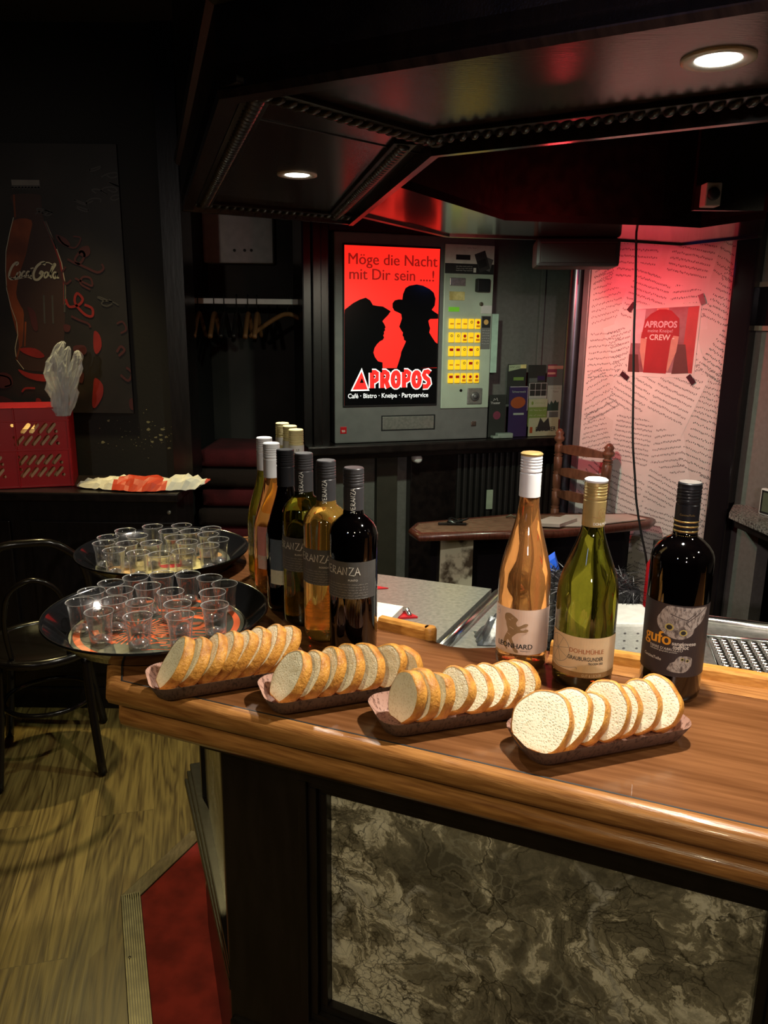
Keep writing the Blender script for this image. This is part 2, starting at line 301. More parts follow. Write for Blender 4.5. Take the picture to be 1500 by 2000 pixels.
def tube(bm, pts, r, seg=8, mi=0, closed=False):
    pts = [Vector(p) for p in pts]; n = len(pts); rings = []; up = Vector((0, 0, 1))
    rs = r if isinstance(r, (list, tuple)) else [r] * n
    for i, p in enumerate(pts):
        a = pts[(i - 1) % n] if (closed or i > 0) else p; b = pts[(i + 1) % n] if (closed or i < n - 1) else p
        t = (b - a).normalized()
        if i == 0:
            u = t.cross(up)
            if u.length < .05: u = t.cross(Vector((1, 0, 0)))
            u.normalize()
        else:
            u = (u - t * u.dot(t)).normalized()
        w = t.cross(u)
        rings.append([bm.verts.new(p + rs[i] * (math.cos(2 * PI * k / seg) * u + math.sin(2 * PI * k / seg) * w)) for k in range(seg)])
    m = n if closed else n - 1
    for i in range(m):
        a, b = rings[i], rings[(i + 1) % n]
        for k in range(seg):
            f = bm.faces.new((a[k], a[(k + 1) % seg], b[(k + 1) % seg], b[k])); f.material_index = mi
    if not closed:
        bm.faces.new(list(reversed(rings[0]))).material_index = mi; bm.faces.new(rings[-1]).material_index = mi
def prism(bm, pts, z0, z1, mi=0):
    a = [bm.verts.new((p[0], p[1], z0)) for p in pts]; b = [bm.verts.new((p[0], p[1], z1)) for p in pts]; n = len(pts)
    for tri in tessellate_polygon([[Vector((p[0], p[1], 0)) for p in pts]]):
        try:
            bm.faces.new([b[i] for i in tri]).material_index = mi; bm.faces.new([a[i] for i in reversed(tri)]).material_index = mi
        except ValueError: pass
    for i in range(n): bm.faces.new((a[i], a[(i + 1) % n], b[(i + 1) % n], b[i])).material_index = mi
    bmesh.ops.recalc_face_normals(bm, faces=bm.faces)
def offs(path, d, closed=False):
    """mitred offset to the right-hand side of the travel direction"""
    P = [Vector((p[0], p[1])) for p in path]; n = len(P); out = []
    for i in range(n):
        def nr(a, b): t = (b - a).normalized(); return Vector((t.y, -t.x))
        if closed: n0 = nr(P[i - 1], P[i]); n1 = nr(P[i], P[(i + 1) % n])
        else:
            n0 = nr(P[i - 1], P[i]) if i else nr(P[0], P[1]); n1 = nr(P[i], P[i + 1]) if i < n - 1 else n0
        m = (n0 + n1).normalized(); k = m.dot(n0)
        out.append(P[i] + m * (d / max(k, .3)))
    return out
def sweep(bm, path, prof, closed=False, mi=0, caps=True):
    rows = [[bm.verts.new((q.x, q.y, z)) for q in offs(path, d, closed)] for d, z in prof]
    n = len(path); m = n if closed else n - 1; k = len(prof)
    for a, b in zip(rows, rows[1:] + [rows[0]]):
        for i in range(m):
            bm.faces.new((a[i], a[(i + 1) % n], b[(i + 1) % n], b[i])).material_index = mi
    if not closed and caps:
        bm.faces.new([r[0] for r in rows]).material_index = mi; bm.faces.new([r[-1] for r in reversed(rows)]).material_index = mi
    bmesh.ops.recalc_face_normals(bm, faces=bm.faces)
def catmull(pts, n=4, closed=True):
    P = [Vector(p) for p in pts]; N = len(P); out = []
    for i in range(N if closed else N - 1):
        if closed: p0, p1, p2, p3 = P[i - 1], P[i], P[(i + 1) % N], P[(i + 2) % N]
        else: p0, p1, p2, p3 = P[max(i - 1, 0)], P[i], P[i + 1], P[min(i + 2, N - 1)]
        for k in range(n):
            t = k / n
            out.append(.5 * ((2 * p1) + (p2 - p0) * t + (2 * p0 - 5 * p1 + 4 * p2 - p3) * t * t + (3 * p1 - p0 - 3 * p2 + p3) * t ** 3))
    if not closed: out.append(P[-1])
    return out

# ------------------------------------------------------------ flat artwork (prints, signs, labels) mapped onto a surface
_tc = {}
def glyphs(s, bold=0):
    if (s, bold) not in _tc:
        cu = bpy.data.curves.new('t', 'FONT'); cu.body = s; cu.size = 1; cu.offset = bold; cu.resolution_u = 3
        o = bpy.data.objects.new('t', cu); C.objects.link(o); bpy.context.view_layer.update()
        me = bpy.data.meshes.new_from_object(o.evaluated_get(bpy.context.evaluated_depsgraph_get()))
        vs = [(v.co.x, v.co.y) for v in me.vertices]; fs = [tuple(p.vertices) for p in me.polygons]
        bpy.data.objects.remove(o); bpy.data.curves.remove(cu); bpy.data.meshes.remove(me)
        xs = [v[0] for v in vs] or [0]
        _tc[(s, bold)] = (vs, fs, min(xs), max(xs))
    return _tc[(s, bold)]
class Art:
    def __init__(s): s.it = []
    def poly(s, m, pts, layer=1):
        pts = [(p[0], p[1]) for p in pts]
        s.it.append((m, pts, [t for t in tessellate_polygon([[Vector((a, b, 0)) for a, b in pts]])], layer)); return s
    def rect(s, m, x0, x1, y0, y1, layer=1, rot=0):
        cx, cy = (x0 + x1) / 2, (y0 + y1) / 2; c, q = math.cos(rot), math.sin(rot)
        pts = [(cx + (x - cx) * c - (y - cy) * q, cy + (x - cx) * q + (y - cy) * c) for x, y in ((x0, y0), (x1, y0), (x1, y1), (x0, y1))]
        s.it.append((m, pts, [(0, 1, 2), (0, 2, 3)], layer)); return s
    def disc(s, m, x, y, r, ry=None, layer=1, n=28, rot=0):
        ry = ry or r; c, q = math.cos(rot), math.sin(rot)
        pts = [(x, y)] + [(x + r * math.cos(a) * c - ry * math.sin(a) * q, y + r * math.cos(a) * q + ry * math.sin(a) * c) for a in [2 * PI * i / n for i in range(n)]]
        s.it.append((m, pts, [(0, i + 1, (i + 1) % n + 1) for i in range(n)], layer)); return s
    def stroke(s, m, pts, w, layer=1, closed=False):
        P = [Vector((p[0], p[1])) for p in pts]; n = len(P); vs = []
        for i, p in enumerate(P):
            a = P[i - 1] if (i or closed) else p; b = P[(i + 1) % n] if (i < n - 1 or closed) else p
            t = b - a; t = t.normalized() if t.length > 1e-9 else Vector((1, 0)); nn = Vector((-t.y, t.x)) * w / 2
            vs += [p + nn, p - nn]
        fs = []
        for i in range(n if closed else n - 1):
            j = (i + 1) % n; fs += [(2 * i, 2 * i + 1, 2 * j + 1), (2 * i, 2 * j + 1, 2 * j)]
        s.it.append((m, [(v.x, v.y) for v in vs], fs, layer)); return s
    def text(s, m, txt, x, y, size, layer=1, align='l', bold=0, sx=1, rot=0, didot=0):
        vs, fs, x0, x1 = glyphs(txt, bold); w = (x1 - x0) * size * sx
        ox = {'l': 0, 'c': -w / 2, 'r': -w}[align]; c, q = math.cos(rot), math.sin(rot)
        for dx in ((0,) if not didot else (0, didot * size, -didot * size)):
            pts = []
            for a, b in vs:
                u, v = (a - x0) * size * sx + ox + dx, b * size
                pts.append((x + u * c - v * q, y + u * q + v * c))
            s.it.append((m, pts, fs, layer))
        return s
    def build(s, name, fn, parent=None, maxlen=None, eps=.0003):
        mats = []; bm = bmesh.new()
        for m, pts, fs, ly in s.it:
            if m not in mats: mats.append(m)
            b2 = bmesh.new(); vv = [b2.verts.new((p[0], p[1], 0)) for p in pts]
            for f in fs:
                try: b2.faces.new([vv[i] for i in f])
                except ValueError: pass
            if maxlen:
                for _ in range(6):
                    es = [e for e in b2.edges if e.calc_length() > maxlen]
                    if not es: break
                    bmesh.ops.subdivide_edges(b2, edges=es, cuts=1); bmesh.ops.triangulate(b2, faces=[f for f in b2.faces if len(f.verts) > 4])
            mp = {v: bm.verts.new(fn(v.co.x, v.co.y, eps * ly)) for v in b2.verts}; mi = mats.index(m)
            for f in b2.faces:
                try: bm.faces.new([mp[v] for v in f.verts]).material_index = mi
                except ValueError: pass
            b2.free()
        return finish(bm, name, [M[k] for k in mats], parent)
HAND = {'V': [[(0, 1), (.28, 0), (.6, 1)]], 'E': [[(.5, 1), (.02, .95), (0, 0), (.55, .04)], [(0, .5), (.42, .52)]],
        'R': [[(0, 0), (.02, 1), (.45, .9), (.42, .58), (.02, .48), (.58, -.05)]], 'A': [[(-.02, 0), (.3, 1), (.62, 0)], [(.1, .38), (.55, .35)]],
        'N': [[(0, 0), (.02, 1), (.48, .02), (.52, 1)]], 'Z': [[(0, .98), (.58, 1), (.02, .02), (.7, -.05)]]}
def hand(art, m, txt, x, y, size, w, layer=2, rot=0, adv=.78):
    c, q = math.cos(rot), math.sin(rot)
    for k, ch in enumerate(txt):
        for st in HAND[ch]:
            art.stroke(m, [(x + ((a + k * adv) * c - b * q) * size, y + ((a + k * adv) * q + b * c) * size) for a, b in st], w, layer)
def squiggle(art, m, x0, x1, y, h, w, layer=2, rnd=random):
    """a line of small illegible print"""
    x = x0
    while x < x1:
        n = rnd.randint(3, 8); xe = min(x1, x + n * h * .55); pts = []
        while x < xe: pts.append((x, y + (rnd.random() - .5) * h)); x += h * .27
        if len(pts) > 1: art.stroke(m, pts, w, layer)
        x += h * .5

# ============================================================ SETTING
def quadbox(name, m, x0, x1, y0, y1, z0, z1, bev=0, parent=None):
    bm = bmesh.new(); box(bm, x0, x1, y0, y1, z0, z1, bev); return finish(bm, name, m, parent)
def frame2(o, d, up=None):
    """local (s along, depth to the viewer-side right-hand normal, z) -> world"""
    o = Vector((o[0], o[1])); d = Vector(d).normalized(); n = Vector((d.y, -d.x))
    return lambda v: Vector((o.x + d.x * v[0] + n.x * v[1], o.y + d.y * v[0] + n.y * v[1], v[2]))
floor = struct(quadbox('floor', M['floor'], -3.2, 2.6, -2.2, 4.6, -.05, 0))
ceiling = struct(quadbox('ceiling', M['dark_wall'], -3.2, 2.6, -2.2, 4.6, 2.7, 2.75))
struct(quadbox('wall_front', M['dark_wall'], -3.2, 2.6, -2.25, -2.2, 0, 2.7))
struct(quadbox('wall_far_left', M['dark_wall'], -3.25, -3.2, -2.2, 4.6, 0, 2.7))
struct(quadbox('wall_far_right', M['grey_wall'], 2.6, 2.65, -2.2, 4.6, 0, 2.7))
struct(quadbox('wall_back', M['dark_wall'], -3.2, 2.6, 4.55, 4.6, 0, 2.7))
# left wall that carries the poster, ends at x=-.84 where the coat niche opens
struct(quadbox('wall_left', M['dark_wall'], -3.2, -.86, 3.26, 3.36, 0, 2.7))
quadbox('trim_1', M['black_wood'], -.90, -.82, 3.235, 3.40, .95, 2.7)['kind'] = 'structure'
struct(quadbox('wall_niche_left', M['dark_wall'], -.93, -.88, 3.36, 4.2, 0, 2.7))
struct(quadbox('wall_niche_back', mat('niche_back', (.035, .030, .028), .9, col2=(.02, .018, .017), nscale=5), -.93, -.2, 3.95, 4.0, 0, 2.7))
struct(quadbox('wall_niche_right', M['dark_wall'], -.30, -.26, 3.50, 4.0, 0, 2.7))
# machine wall, turned 18 degrees: local s along it
MO = (-.222, 3.45); MD = (math.cos(math.radians(18)), math.sin(math.radians(18)))
mf = frame2(MO, MD)   # v = (s, toward viewer, z)
def mbox(bm, s0, s1, d0, d1, z0, z1, bev=0, mi=0): return box(bm, s0, s1, d0, d1, z0, z1, bev, mi, mf)
bm = bmesh.new(); mbox(bm, -.02, 1.36, -.22, -.16, 0, 2.7); struct(finish(bm, 'wall_right', M['grey_wall']))
bm = bmesh.new(); mbox(bm, -.14, -.02, -.22, -.02, 0, 2.7, .006); mbox(bm, -.10, -.06, -.02, .0, 0, 2.7, .004); struct(finish(bm, 'trim_2', M['black_wood']))
bm = bmesh.new(); mbox(bm, 1.075, 1.10, -.17, -.14, 1.1, 2.7, .004); struct(finish(bm, 'trim_3', M['grey_wall']))
bm = bmesh.new(); mbox(bm, .40, .66, -.17, -.10, 0, 1.02, .004); struct(finish(bm, 'trim_4', M['black_wood_h']))
bm = bmesh.new(); mbox(bm, .235, .34, -.17, -.12, 0, 1.02, .004); struct(finish(bm, 'trim_5', mat('olive_post', (.045, .04, .028), .6, nscale=20)))
# ledge under the machine
bm = bmesh.new(); mbox(bm, -.14, 1.20, -.16, .05, 1.030, 1.072, .008); mbox(bm, -.12, 1.20, -.16, .02, 1.005, 1.03, .004)
led = finish(bm, 'wall_ledge', M['black_wood_h']); tag(led, 'dark wooden ledge under the cigarette machine and brochures', 'ledge')
# radiator behind dark ribs
bm = bmesh.new()
for k in range(17): mbox(bm, .64 + k * .033, .662 + k * .033, -.155, -.085, .18, .99, .006)
mbox(bm, .63, 1.20, -.16, -.12, .2, .96)
rad = thing('radiator', 'dark ribbed radiator beneath the ledge behind the wooden ladder-back chair', 'radiator', mf((.9, -.1, 0)))
for ob_, nm in ((finish(bm, 'ribs', mat('radiator_paint', (.02, .018, .016), .5)), 'ribs'),):
    ob_.parent = rad; ob_.matrix_parent_inverse = Matrix.Translation(-rad.location)
def adopt(o, p):
    o.parent = p; o.matrix_parent_inverse = Matrix.LocRotScale(p.location, p.rotation_euler, None).inverted(); return o
bm = bmesh.new(); lathe(bm, [(.0, 0), (.020, .002), (.023, .012), (.020, .05), (.012, .056)], 20, cap0=False)
vk = finish(bm, 'valve_knob', M['white_plastic'], smooth=True); vk.rotation_euler = (PI / 2, 0, math.radians(18)); vk.location = mf((.405, -.06, .985)); vk['label'] = 'white thermostat knob'
adopt(vk, rad)
bm = bmesh.new(); mbox(bm, .80, .835, -.085, -.075, .70, .80, .004); ev = finish(bm, 'heat_meter', M['cream_cap'] if False else mat('heat_meter', (.42, .50, .36), .5)); ev['label'] = 'small pale green meter'
adopt(ev, rad)

# music-sheet partition at 45 degrees
QO = (1.12, 3.05); QD = (.7071, -.7071); qf = frame2(QO, QD)
def qbox(bm, s0, s1, d0, d1, z0, z1, bev=0): return box(bm, s0, s1, d0, d1, z0, z1, bev, 0, qf)
bm = bmesh.new(); qbox(bm, -.385, .205, -.04, 0, 0, 2.7); wm = struct(finish(bm, 'wall_partition', M['pages']))
a = Art(); rnd = random.Random(3)
for gx in range(4):
    for gz in range(8):
        cx = -.33 + gx * .17 + rnd.uniform(-.03, .03); cz = .55 + gz * .19 + rnd.uniform(-.03, .03); ro = rnd.uniform(-.75, .75); W, H = .19, .25; ly = 1 + (gx * 3 + gz * 5) % 7
        c_, s_ = math.cos(ro), math.sin(ro)
        T = lambda u, v: (cx + u * c_ - v * s_, cz + u * s_ + v * c_)
        pts = [T(-W / 2, -H / 2), T(W / 2, -H / 2), T(W / 2, H / 2), T(-W / 2, H / 2)]
        clip = lambda p: (min(max(p[0], -.375), .195), p[1])
        if all(-.375 < p[0] < .195 for p in pts): a.poly('page2', pts, ly)
        rows = rnd.choice((8, 9, 10))
        a_it = []
        for r_ in range(rows):
            v = H * .38 - r_ * H * .8 / rows
            u0, u1 = -W * .42, W * .42
            for q in (0, .0016, .0032):
                p, e = T(u0, v + q * 1.6), T(u1, v + q * 1.6)
                if -.37 < p[0] < .19 and -.37 < e[0] < .19: a.stroke('ink_grey', [p, e], .0004, ly + .4)
            u = u0
            while u < u1:
                p = T(u, v + rnd.uniform(0, .006))
                if -.372 < p[0] < .192:
                    a.rect('ink_grey', p[0] - .0016, p[0] + .0016, p[1] - .0028, p[1] + .0028, ly + .5, ro)
                u += rnd.uniform(.0045, .009)
o = a.build('sheet_music', lambda u, v, h: qf((u, h + .0002, v)), wm, eps=.00012); o['label'] = 'overlapping pages of printed sheet music'
# crew photo taped on it
ph = Art(); P0, P1, Z0, Z1 = -.192, .088, 1.408, 1.700
def pu(u, v): return (P0 + (P1 - P0) * u, Z0 + (Z1 - Z0) * v)
photo_root = thing('crew_photo', 'printed photo of a red crew shirt taped to the sheet music wall', 'photo', qf((-.05, .004, 1.55)))
ph.poly('page2', [pu(0, 0), pu(1, .02), pu(1.01, .98), pu(.02, .95)], 1)
sh = Art()
M['photo_bg'] = mat('photo_bg', (.30, .16, .18), .5, col2=(.18, .04, .05), nscale=9); M['photo_dark'] = mat('photo_dark', (.10, .02, .02), .5)
M['photo_skin'] = mat('photo_skin', (.50, .25, .19), .5); M['shirt'] = mat('shirt', (.30, .008, .014), .6, nscale=20); M['tape'] = mat('tape', (.05, .012, .02), .3)
M['photo_red'] = mat('photo_red', (.38, .03, .03), .5); M['photo_pale'] = mat('photo_pale', (.52, .42, .46), .5)
ph.poly('photo_bg', [pu(.02, .06), pu(.97, .08), pu(.98, .94), pu(.04, .90)], 2)
ph.poly('photo_pale', [pu(.02, .45), pu(.2, .45), pu(.22, .90), pu(.04, .90)], 3)
ph.poly('photo_red', [pu(.80, .08), pu(.97, .08), pu(.98, .94), pu(.83, .92)], 3)
ph.poly('photo_dark', [pu(.68, .06), pu(.92, .08), pu(.84, .45), pu(.72, .45)], 4)
ph.poly('photo_dark', [pu(.02, .06), pu(.2, .06), pu(.16, .3), pu(.02, .3)], 4)
ph.poly('photo_skin', [pu(.18, .60), pu(.27, .60), pu(.30, .2), pu(.26, .08), pu(.18, .35)], 5)
ph.poly('photo_skin', [pu(.64, .60), pu(.74, .58), pu(.72, .35), pu(.62, .08), pu(.58, .15)], 5)
ph.poly('photo_skin', [pu(.40, .84), pu(.55, .84), pu(.56, .92), pu(.38, .91)], 5)
ph.poly('shirt', [pu(x, y) for x, y in ((.26, .06), (.60, .06), (.63, .5), (.66, .56), (.74, .55), (.72, .78), (.60, .88), (.52, .90), (.42, .90), (.30, .84), (.22, .76), (.18, .52), (.27, .51))], 6)
ph.text('photo_pale', 'APROPOS', *pu(.46, .665), .034, 7, 'c', .03, .88); ph.text('photo_pale', 'meine Kneipe!', *pu(.46, .60), .018, 7, 'c'); ph.text('page2', '- CREW -', *pu(.46, .50), .030, 7, 'c', .015)
ob_ = ph.build('print', lambda u, v, h: qf((u, h + .0018, v)), None, eps=.0002); adopt(ob_, photo_root)
for (u, v, ro) in ((.0, .93, .9), (1.01, 1.02, -.6 + PI / 2 + .2), (-.02, .0, -.6 + 1.2), (.97, .0, .9 + PI / 2 - .2)):
    x, y = pu(u, v); t = Art(); t.rect('tape', x - .020, x + .020, y - .010, y + .010, 1, ro if (u < .5) == (v > .5) else -ro)
    tp = t.build('tape', lambda a_, b_, h: qf((a_, h + .0045, b_))); adopt(tp, photo_root)
# posts around partition
bm = bmesh.new(); qbox(bm, .205, .285, -.06, .035, 0, 2.7, .008); struct(finish(bm, 'trim_6', M['gloss_black']))
bm = bmesh.new(); qbox(bm, -.415, -.385, -.05, .01, 0, 2.7, .004); struct(finish(bm, 'trim_7', M['grey_metal']))
bm = bmesh.new(); q = qf((-.455, -.01, 0)); lathe(bm, [(.036, 0), (.036, 2.7)], 28, q.x, q.y); struct(finish(bm, 'trim_8', mat('pole_metal', (.10, .10, .12), .28, metal=.9, nscale=20), None, True, 40))
# right wall going toward the camera side from the dark post
RO = qf((.285, -.03, 0)).xy; RD = Vector((.36, -.93)).normalized(); rf = frame2(RO, RD)
bm = bmesh.new(); box(bm, 0, 2.2, -.06, 0, .93, 2.7, 0, 0, rf); box(bm, 0, .13, -.06, 0, 0, .93, 0, 0, rf); struct(finish(bm, 'wall_side', M['grey_wall']))
bm = bmesh.new(); box(bm, .13, 2.2, -.30, -.28, 0, .95, 0, 0, rf); struct(finish(bm, 'wall_recess', M['dark_wall']))

# ============================================================ BAR
PE_R, PE_L, P0_, PR = (-.188, 1.844), (-.625, 1.700), (-.391, .995), (1.25, .3192)
outer = [PE_R, PE_L, P0_, PR]
bar = thing('bar_counter', 'long angled bar counter with varnished brown top and marble front panels', 'bar counter', (0, 0, 0))
inner = [(1.36, .708), (.558, 1.021), (.266, 1.135), (.225, 1.146), (.18, 1.147), (.136, 1.143), (.105, 1.150), (.088, 1.165), (.074, 1.186), (-.002, 1.23)]
pts = [(p.x, p.y) for p in offs(outer, -.019)]
bm = bmesh.new(); prism(bm, pts + inner, 1.072, 1.0985); finish(bm, 'bar_top', M['bar_top'], bar)
nose = [(-.021, 1.074), (-.021, 1.0998), (-.014, 1.1004), (-.008, 1.0992), (-.003, 1.0955), (0, 1.089), (.0005, 1.081), (-.0025, 1.073), (-.009, 1.0685), (-.024, 1.067)]
bm = bmesh.new(); sweep(bm, outer, nose); nz = finish(bm, 'edge_nosing', M['bar_edge'], bar, True, 50); nz['label'] = 'lighter rounded wooden edge'
bm = bmesh.new(); sweep(bm, outer, [(-.0235, 1.09), (-.0235, 1.1001), (-.0210, 1.1001), (-.0210, 1.09)]); finish(bm, 'inlay_line', M['ink'], bar)
bead = [(-.055, 1.0570), (-.028, 1.0575), (-.018, 1.053), (-.0145, 1.045), (-.016, 1.035), (-.022, 1.0275), (-.032, 1.0245), (-.055, 1.024)]
bm = bmesh.new(); sweep(bm, outer, bead); b2 = finish(bm, 'lower_bead', M['bar_edge'], bar, True, 50); b2['label'] = 'lower rounded wooden bead'
bm = bmesh.new(); sweep(bm, outer, [(-.026, 1.0725), (-.022, 1.067), (-.028, 1.0575), (-.040, 1.03), (-.050, 1.024), (-.06, 1.018), (-.066, 1.005), (-.095, .998), (-.10, .975), (-.125, .965), (-.132, .945), (-.164, .935), (-.30, .935), (-.30, 1.0725)])
finish(bm, 'cornice', M['black_wood'], bar)
# raised rail on the back edge, two runs with the drip cut-out between
for run in ([(1.36, .708), (.558, 1.021), (.268, 1.134)], [(.076, 1.187), (-.002, 1.232)]):
    bm = bmesh.new(); sweep(bm, run, [(.004, 1.07), (.006, 1.113), (.002, 1.118), (-.010, 1.118), (-.013, 1.113), (-.014, 1.099), (-.014, 1.07)])
    r_ = finish(bm, 'back_rail', M['rail_wood'], bar); r_['label'] = 'raised honey-coloured rail'
bm = bmesh.new(); lathe(bm, [(.0, 0), (.0115, 0), (.0115, .046), (.009, .050)], 18, .078, 1.183, 1.068, cap0=False); finish(bm, 'rail_end', M['rail_wood'], bar, True, 40)
bm = bmesh.new(); sweep(bm, [(1.36, .708), (.558, 1.021), (.268, 1.134)], [(-.014, 1.09), (-.014, 1.0995), (-.050, 1.0995), (-.050, 1.09)]); finish(bm, 'back_border', M['bar_edge'], bar)
# base
core = [(-.2745 + .03 * (.435 + .957) * .6, 1.174 + .03 * (.9 + .289) * .6)]
bo = [(p.x, p.y) for p in offs(outer, -.190)]; bt = [(p.x, p.y) for p in offs(outer, -.162)]
core = [bo[1], bo[2], bo[3], (1.32, .66), (.55, .985), (.27, 1.10), (.10, 1.11), (-.02, 1.17), (-.225, 1.79)]
bm = bmesh.new(); prism(bm, core, 0, 1.07); finish(bm, 'bar_body', M['black_wood'], bar)
fd = (Vector(bt[3]) - Vector(bt[2])).normalized(); ff = frame2(bt[2], fd)   # front plane: s, outward, z
ld = (Vector(bt[1]) - Vector(bt[2])).normalized(); lf0 = frame2(bt[2], -ld)
lfm = lambda v: lf0((-v[0], v[1], v[2]))
def stepped(bm, fr, s0, s1, z0, z1, w=.04):
    """picture-frame moulding of three steps around an opening"""
    for k, (a_, d_) in enumerate(((0, .012), (w * .33, .004), (w * .66, -.006))):
        b_ = a_ + w * .34
        for q in ((s0 - w + a_, s1 + w - a_, z1 + w - b_, z1 + w - a_), (s0 - w + a_, s1 + w - a_, z0 - w + a_, z0 - w + b_), (s0 - w + a_, s0 - w + b_, z0 - w + b_, z1 + w - b_), (s1 + w - b_, s1 + w - a_, z0 - w + b_, z1 + w - b_)):
            box(bm, q[0], q[1], -.035, d_, q[2], q[3], .0015, 0, fr)
for (s0, s1) in ((.188, .805), (1.0, 1.50)):
    bm = bmesh.new(); box(bm, s0, s1, -.045, -.022, .492, .893, 0, 0, ff); finish(bm, 'marble_panel', M['marble'], bar)['label'] = 'grey marble panel with white and black veins'
    bm = bmesh.new(); stepped(bm, ff, s0, s1, .492, .893); finish(bm, 'panel_moulding', M['black_wood'], bar)
bm = bmesh.new()
for s0, s1, z0, z1 in ((0, .148, 0, .94), (.845, .96, 0, .94), (1.54, 1.66, 0, .94), (.148, .845, 0, .452), (.96, 1.54, 0, .452), (.148, .845, .933, .94), (.96, 1.54, .933, .94)): box(bm, s0, s1, -.03, 0, z0, z1, .002, 0, ff)
box(bm, .0, .13, -.03, .008, 0, .40, .004, 0, ff)
finish(bm, 'panel_frame', M['black_wood'], bar)
bm = bmesh.new(); box(bm, .025, .50, -.03, -.010, .50, .93, 0, 0, lfm); finish(bm, 'marble_panel', M['marble_light'], bar)['label'] = 'yellowish marble panel on the short side'
bm = bmesh.new()
for s0, s1, z0, z1 in ((0, .022, 0, .94), (.50, .53, 0, .94), (.022, .50, 0, .47), (.022, .50, .93, .94)): box(bm, s0, s1, -.03, 0, z0, z1, .002, 0, lfm)
finish(bm, 'side_frame', M['black_wood'], bar)
bm = bmesh.new()
for k, (d_, za, zb) in enumerate(((.030, .455, .475), (.024, .478, .496), (.016, .499, .515))): box(bm, .0, .66, -.03, d_, za, zb, .003, 0, lambda v: lfm((v[0], v[1] if v[1] < 0 else v[1] * (.08 + 1.5 * v[0]), v[2])))
finish(bm, 'side_moulding', M['black_wood'], bar)
# foot platform with carpet
PZ = .14
pl = [(.18, .62), (-.35, 1.02), (-.535, 1.336), (-.678, 1.713), (-.56, 1.985), (-.50, 1.955)] 
bm = bmesh.new(); pin = [(bt[1][0], bt[1][1]), (bt[2][0], bt[2][1]), (.5, .82)]
A_, B_, C_ = Vector((-.678, 1.713)), Vector((-.535, 1.336)), Vector((-.535, 1.336)) + (Vector((-.535, 1.336)) - Vector((-.678, 1.713))) * 1.1
D_ = Vector((-.56, 1.985))
E1 = Vector(bt[1]) + Vector((.0, .14))
plat = [(D_.x, D_.y), (A_.x, A_.y), (C_.x, C_.y), (.15, .62), (bt[2][0] + .75 * .925, bt[2][1] - .75 * .381), (bt[2][0], bt[2][1]), (bt[1][0], bt[1][1]), (bt[1][0] - .045, bt[1][1] + .16)]
st = thing('foot_platform', 'low carpeted step running along the foot of the bar', 'step', (0, 0, 0))
bm = bmesh.new(); prism(bm, plat, 0, PZ - .012); finish(bm, 'riser', M['black_wood'], st)
cin = offs([D_, A_, C_], -.048)
bm = bmesh.new(); prism(bm, [tuple(p) for p in cin] + plat[3:], PZ - .012, PZ - .002); finish(bm, 'carpet', M['red_carpet'], st)['label'] = 'worn dark red carpet'
nd = Vector((C_ - A_)).normalized(); nf = frame2(A_, nd)
bm = bmesh.new(); Ln = (C_ - A_).length; box(bm, 0, Ln, -.050, 0, PZ - .03, PZ, .002, 0, nf)
n_ = finish(bm, 'edge_strip', M['dark_metal'], st); n_['label'] = 'ribbed metal stair nosing'
bm = bmesh.new()
for k in range(9): box(bm, .001, Ln, -.0485 + k * .0054, -.0452 + k * .0054, PZ, PZ + .0022, 0, 0, nf)
finish(bm, 'nosing_ribs', M['brass'], st)
for s_ in (.22, .50):
    bm = bmesh.new(); lathe(bm, [(.0, 0), (.0035, 0), (.0035, .0012), (.0, .0018)], 12, cap0=False, cap1=False); sc_ = finish(bm, 'screw', M['dark_metal'], st); sc_.location = nf((s_, -.012, PZ + .0016))
ed = (A_ - D_).normalized(); ef = frame2(D_, ed)
bm = bmesh.new(); box(bm, 0, (A_ - D_).length, -.045, 0, PZ - .03, PZ, .002, 0, ef); finish(bm, 'edge_strip', mat('wood_strip', (.14, .10, .045), .5, col2=(.08, .055, .02), nscale=20, stretch=(8, 2, 2)), st)['label'] = 'brown end strip'

# ============================================================ back counter (stainless)
ctr = thing('steel_counter', 'stainless steel work counter behind the bar, below the notch', 'work counter', (0, 0, 0))
CZ = .90
back_l = [(.948 + .6, 1.774 - .22), (.948, 1.774), (.297, 1.997)]; seam_n = onz(852, 1252, CZ); seam_f = Vector((.297, 1.997, CZ))
sn = seam_f + (seam_n - seam_f) * 1.25
left_poly = [(-.015, 1.215), (.085, 1.135), (sn.x, sn.y), (seam_f.x, seam_f.y), (-.005, 2.11), (-.31, 2.215), (-.205, 1.87)]
bm = bmesh.new(); prism(bm, left_poly, CZ - .03, CZ); finish(bm, 'worktop_sheet', M['steel'], ctr)
g = Vector((seam_f.x - sn.x, seam_f.y - sn.y)).normalized(); gn = Vector((g.y, -g.x)) * .006
right_poly = [(sn.x + gn.x, sn.y + gn.y), (.54, 1.0), (1.35, .715), (1.75, 1.40), (1.548, 1.554), (.948, 1.774), (seam_f.x + gn.x, seam_f.y + gn.y)]
bm = bmesh.new(); prism(bm, right_poly, CZ - .05, CZ - .016); finish(bm, 'sink_sheet', M['steel'], ctr)
bm = bmesh.new(); sp = [seam_f + Vector((gn.x * 3, gn.y * 3, -.012)), sn + Vector((gn.x * 3, gn.y * 3, -.012))]; tube(bm, sp, .013, 12)
bk = [Vector((seam_f.x + gn.x * 3, seam_f.y, CZ - .012)), Vector((.948, 1.766, CZ - .012)), Vector((1.548, 1.546, CZ - .012))]; tube(bm, bk, .013, 12)
finish(bm, 'rolled_edge', M['steel_bright'], ctr, True)
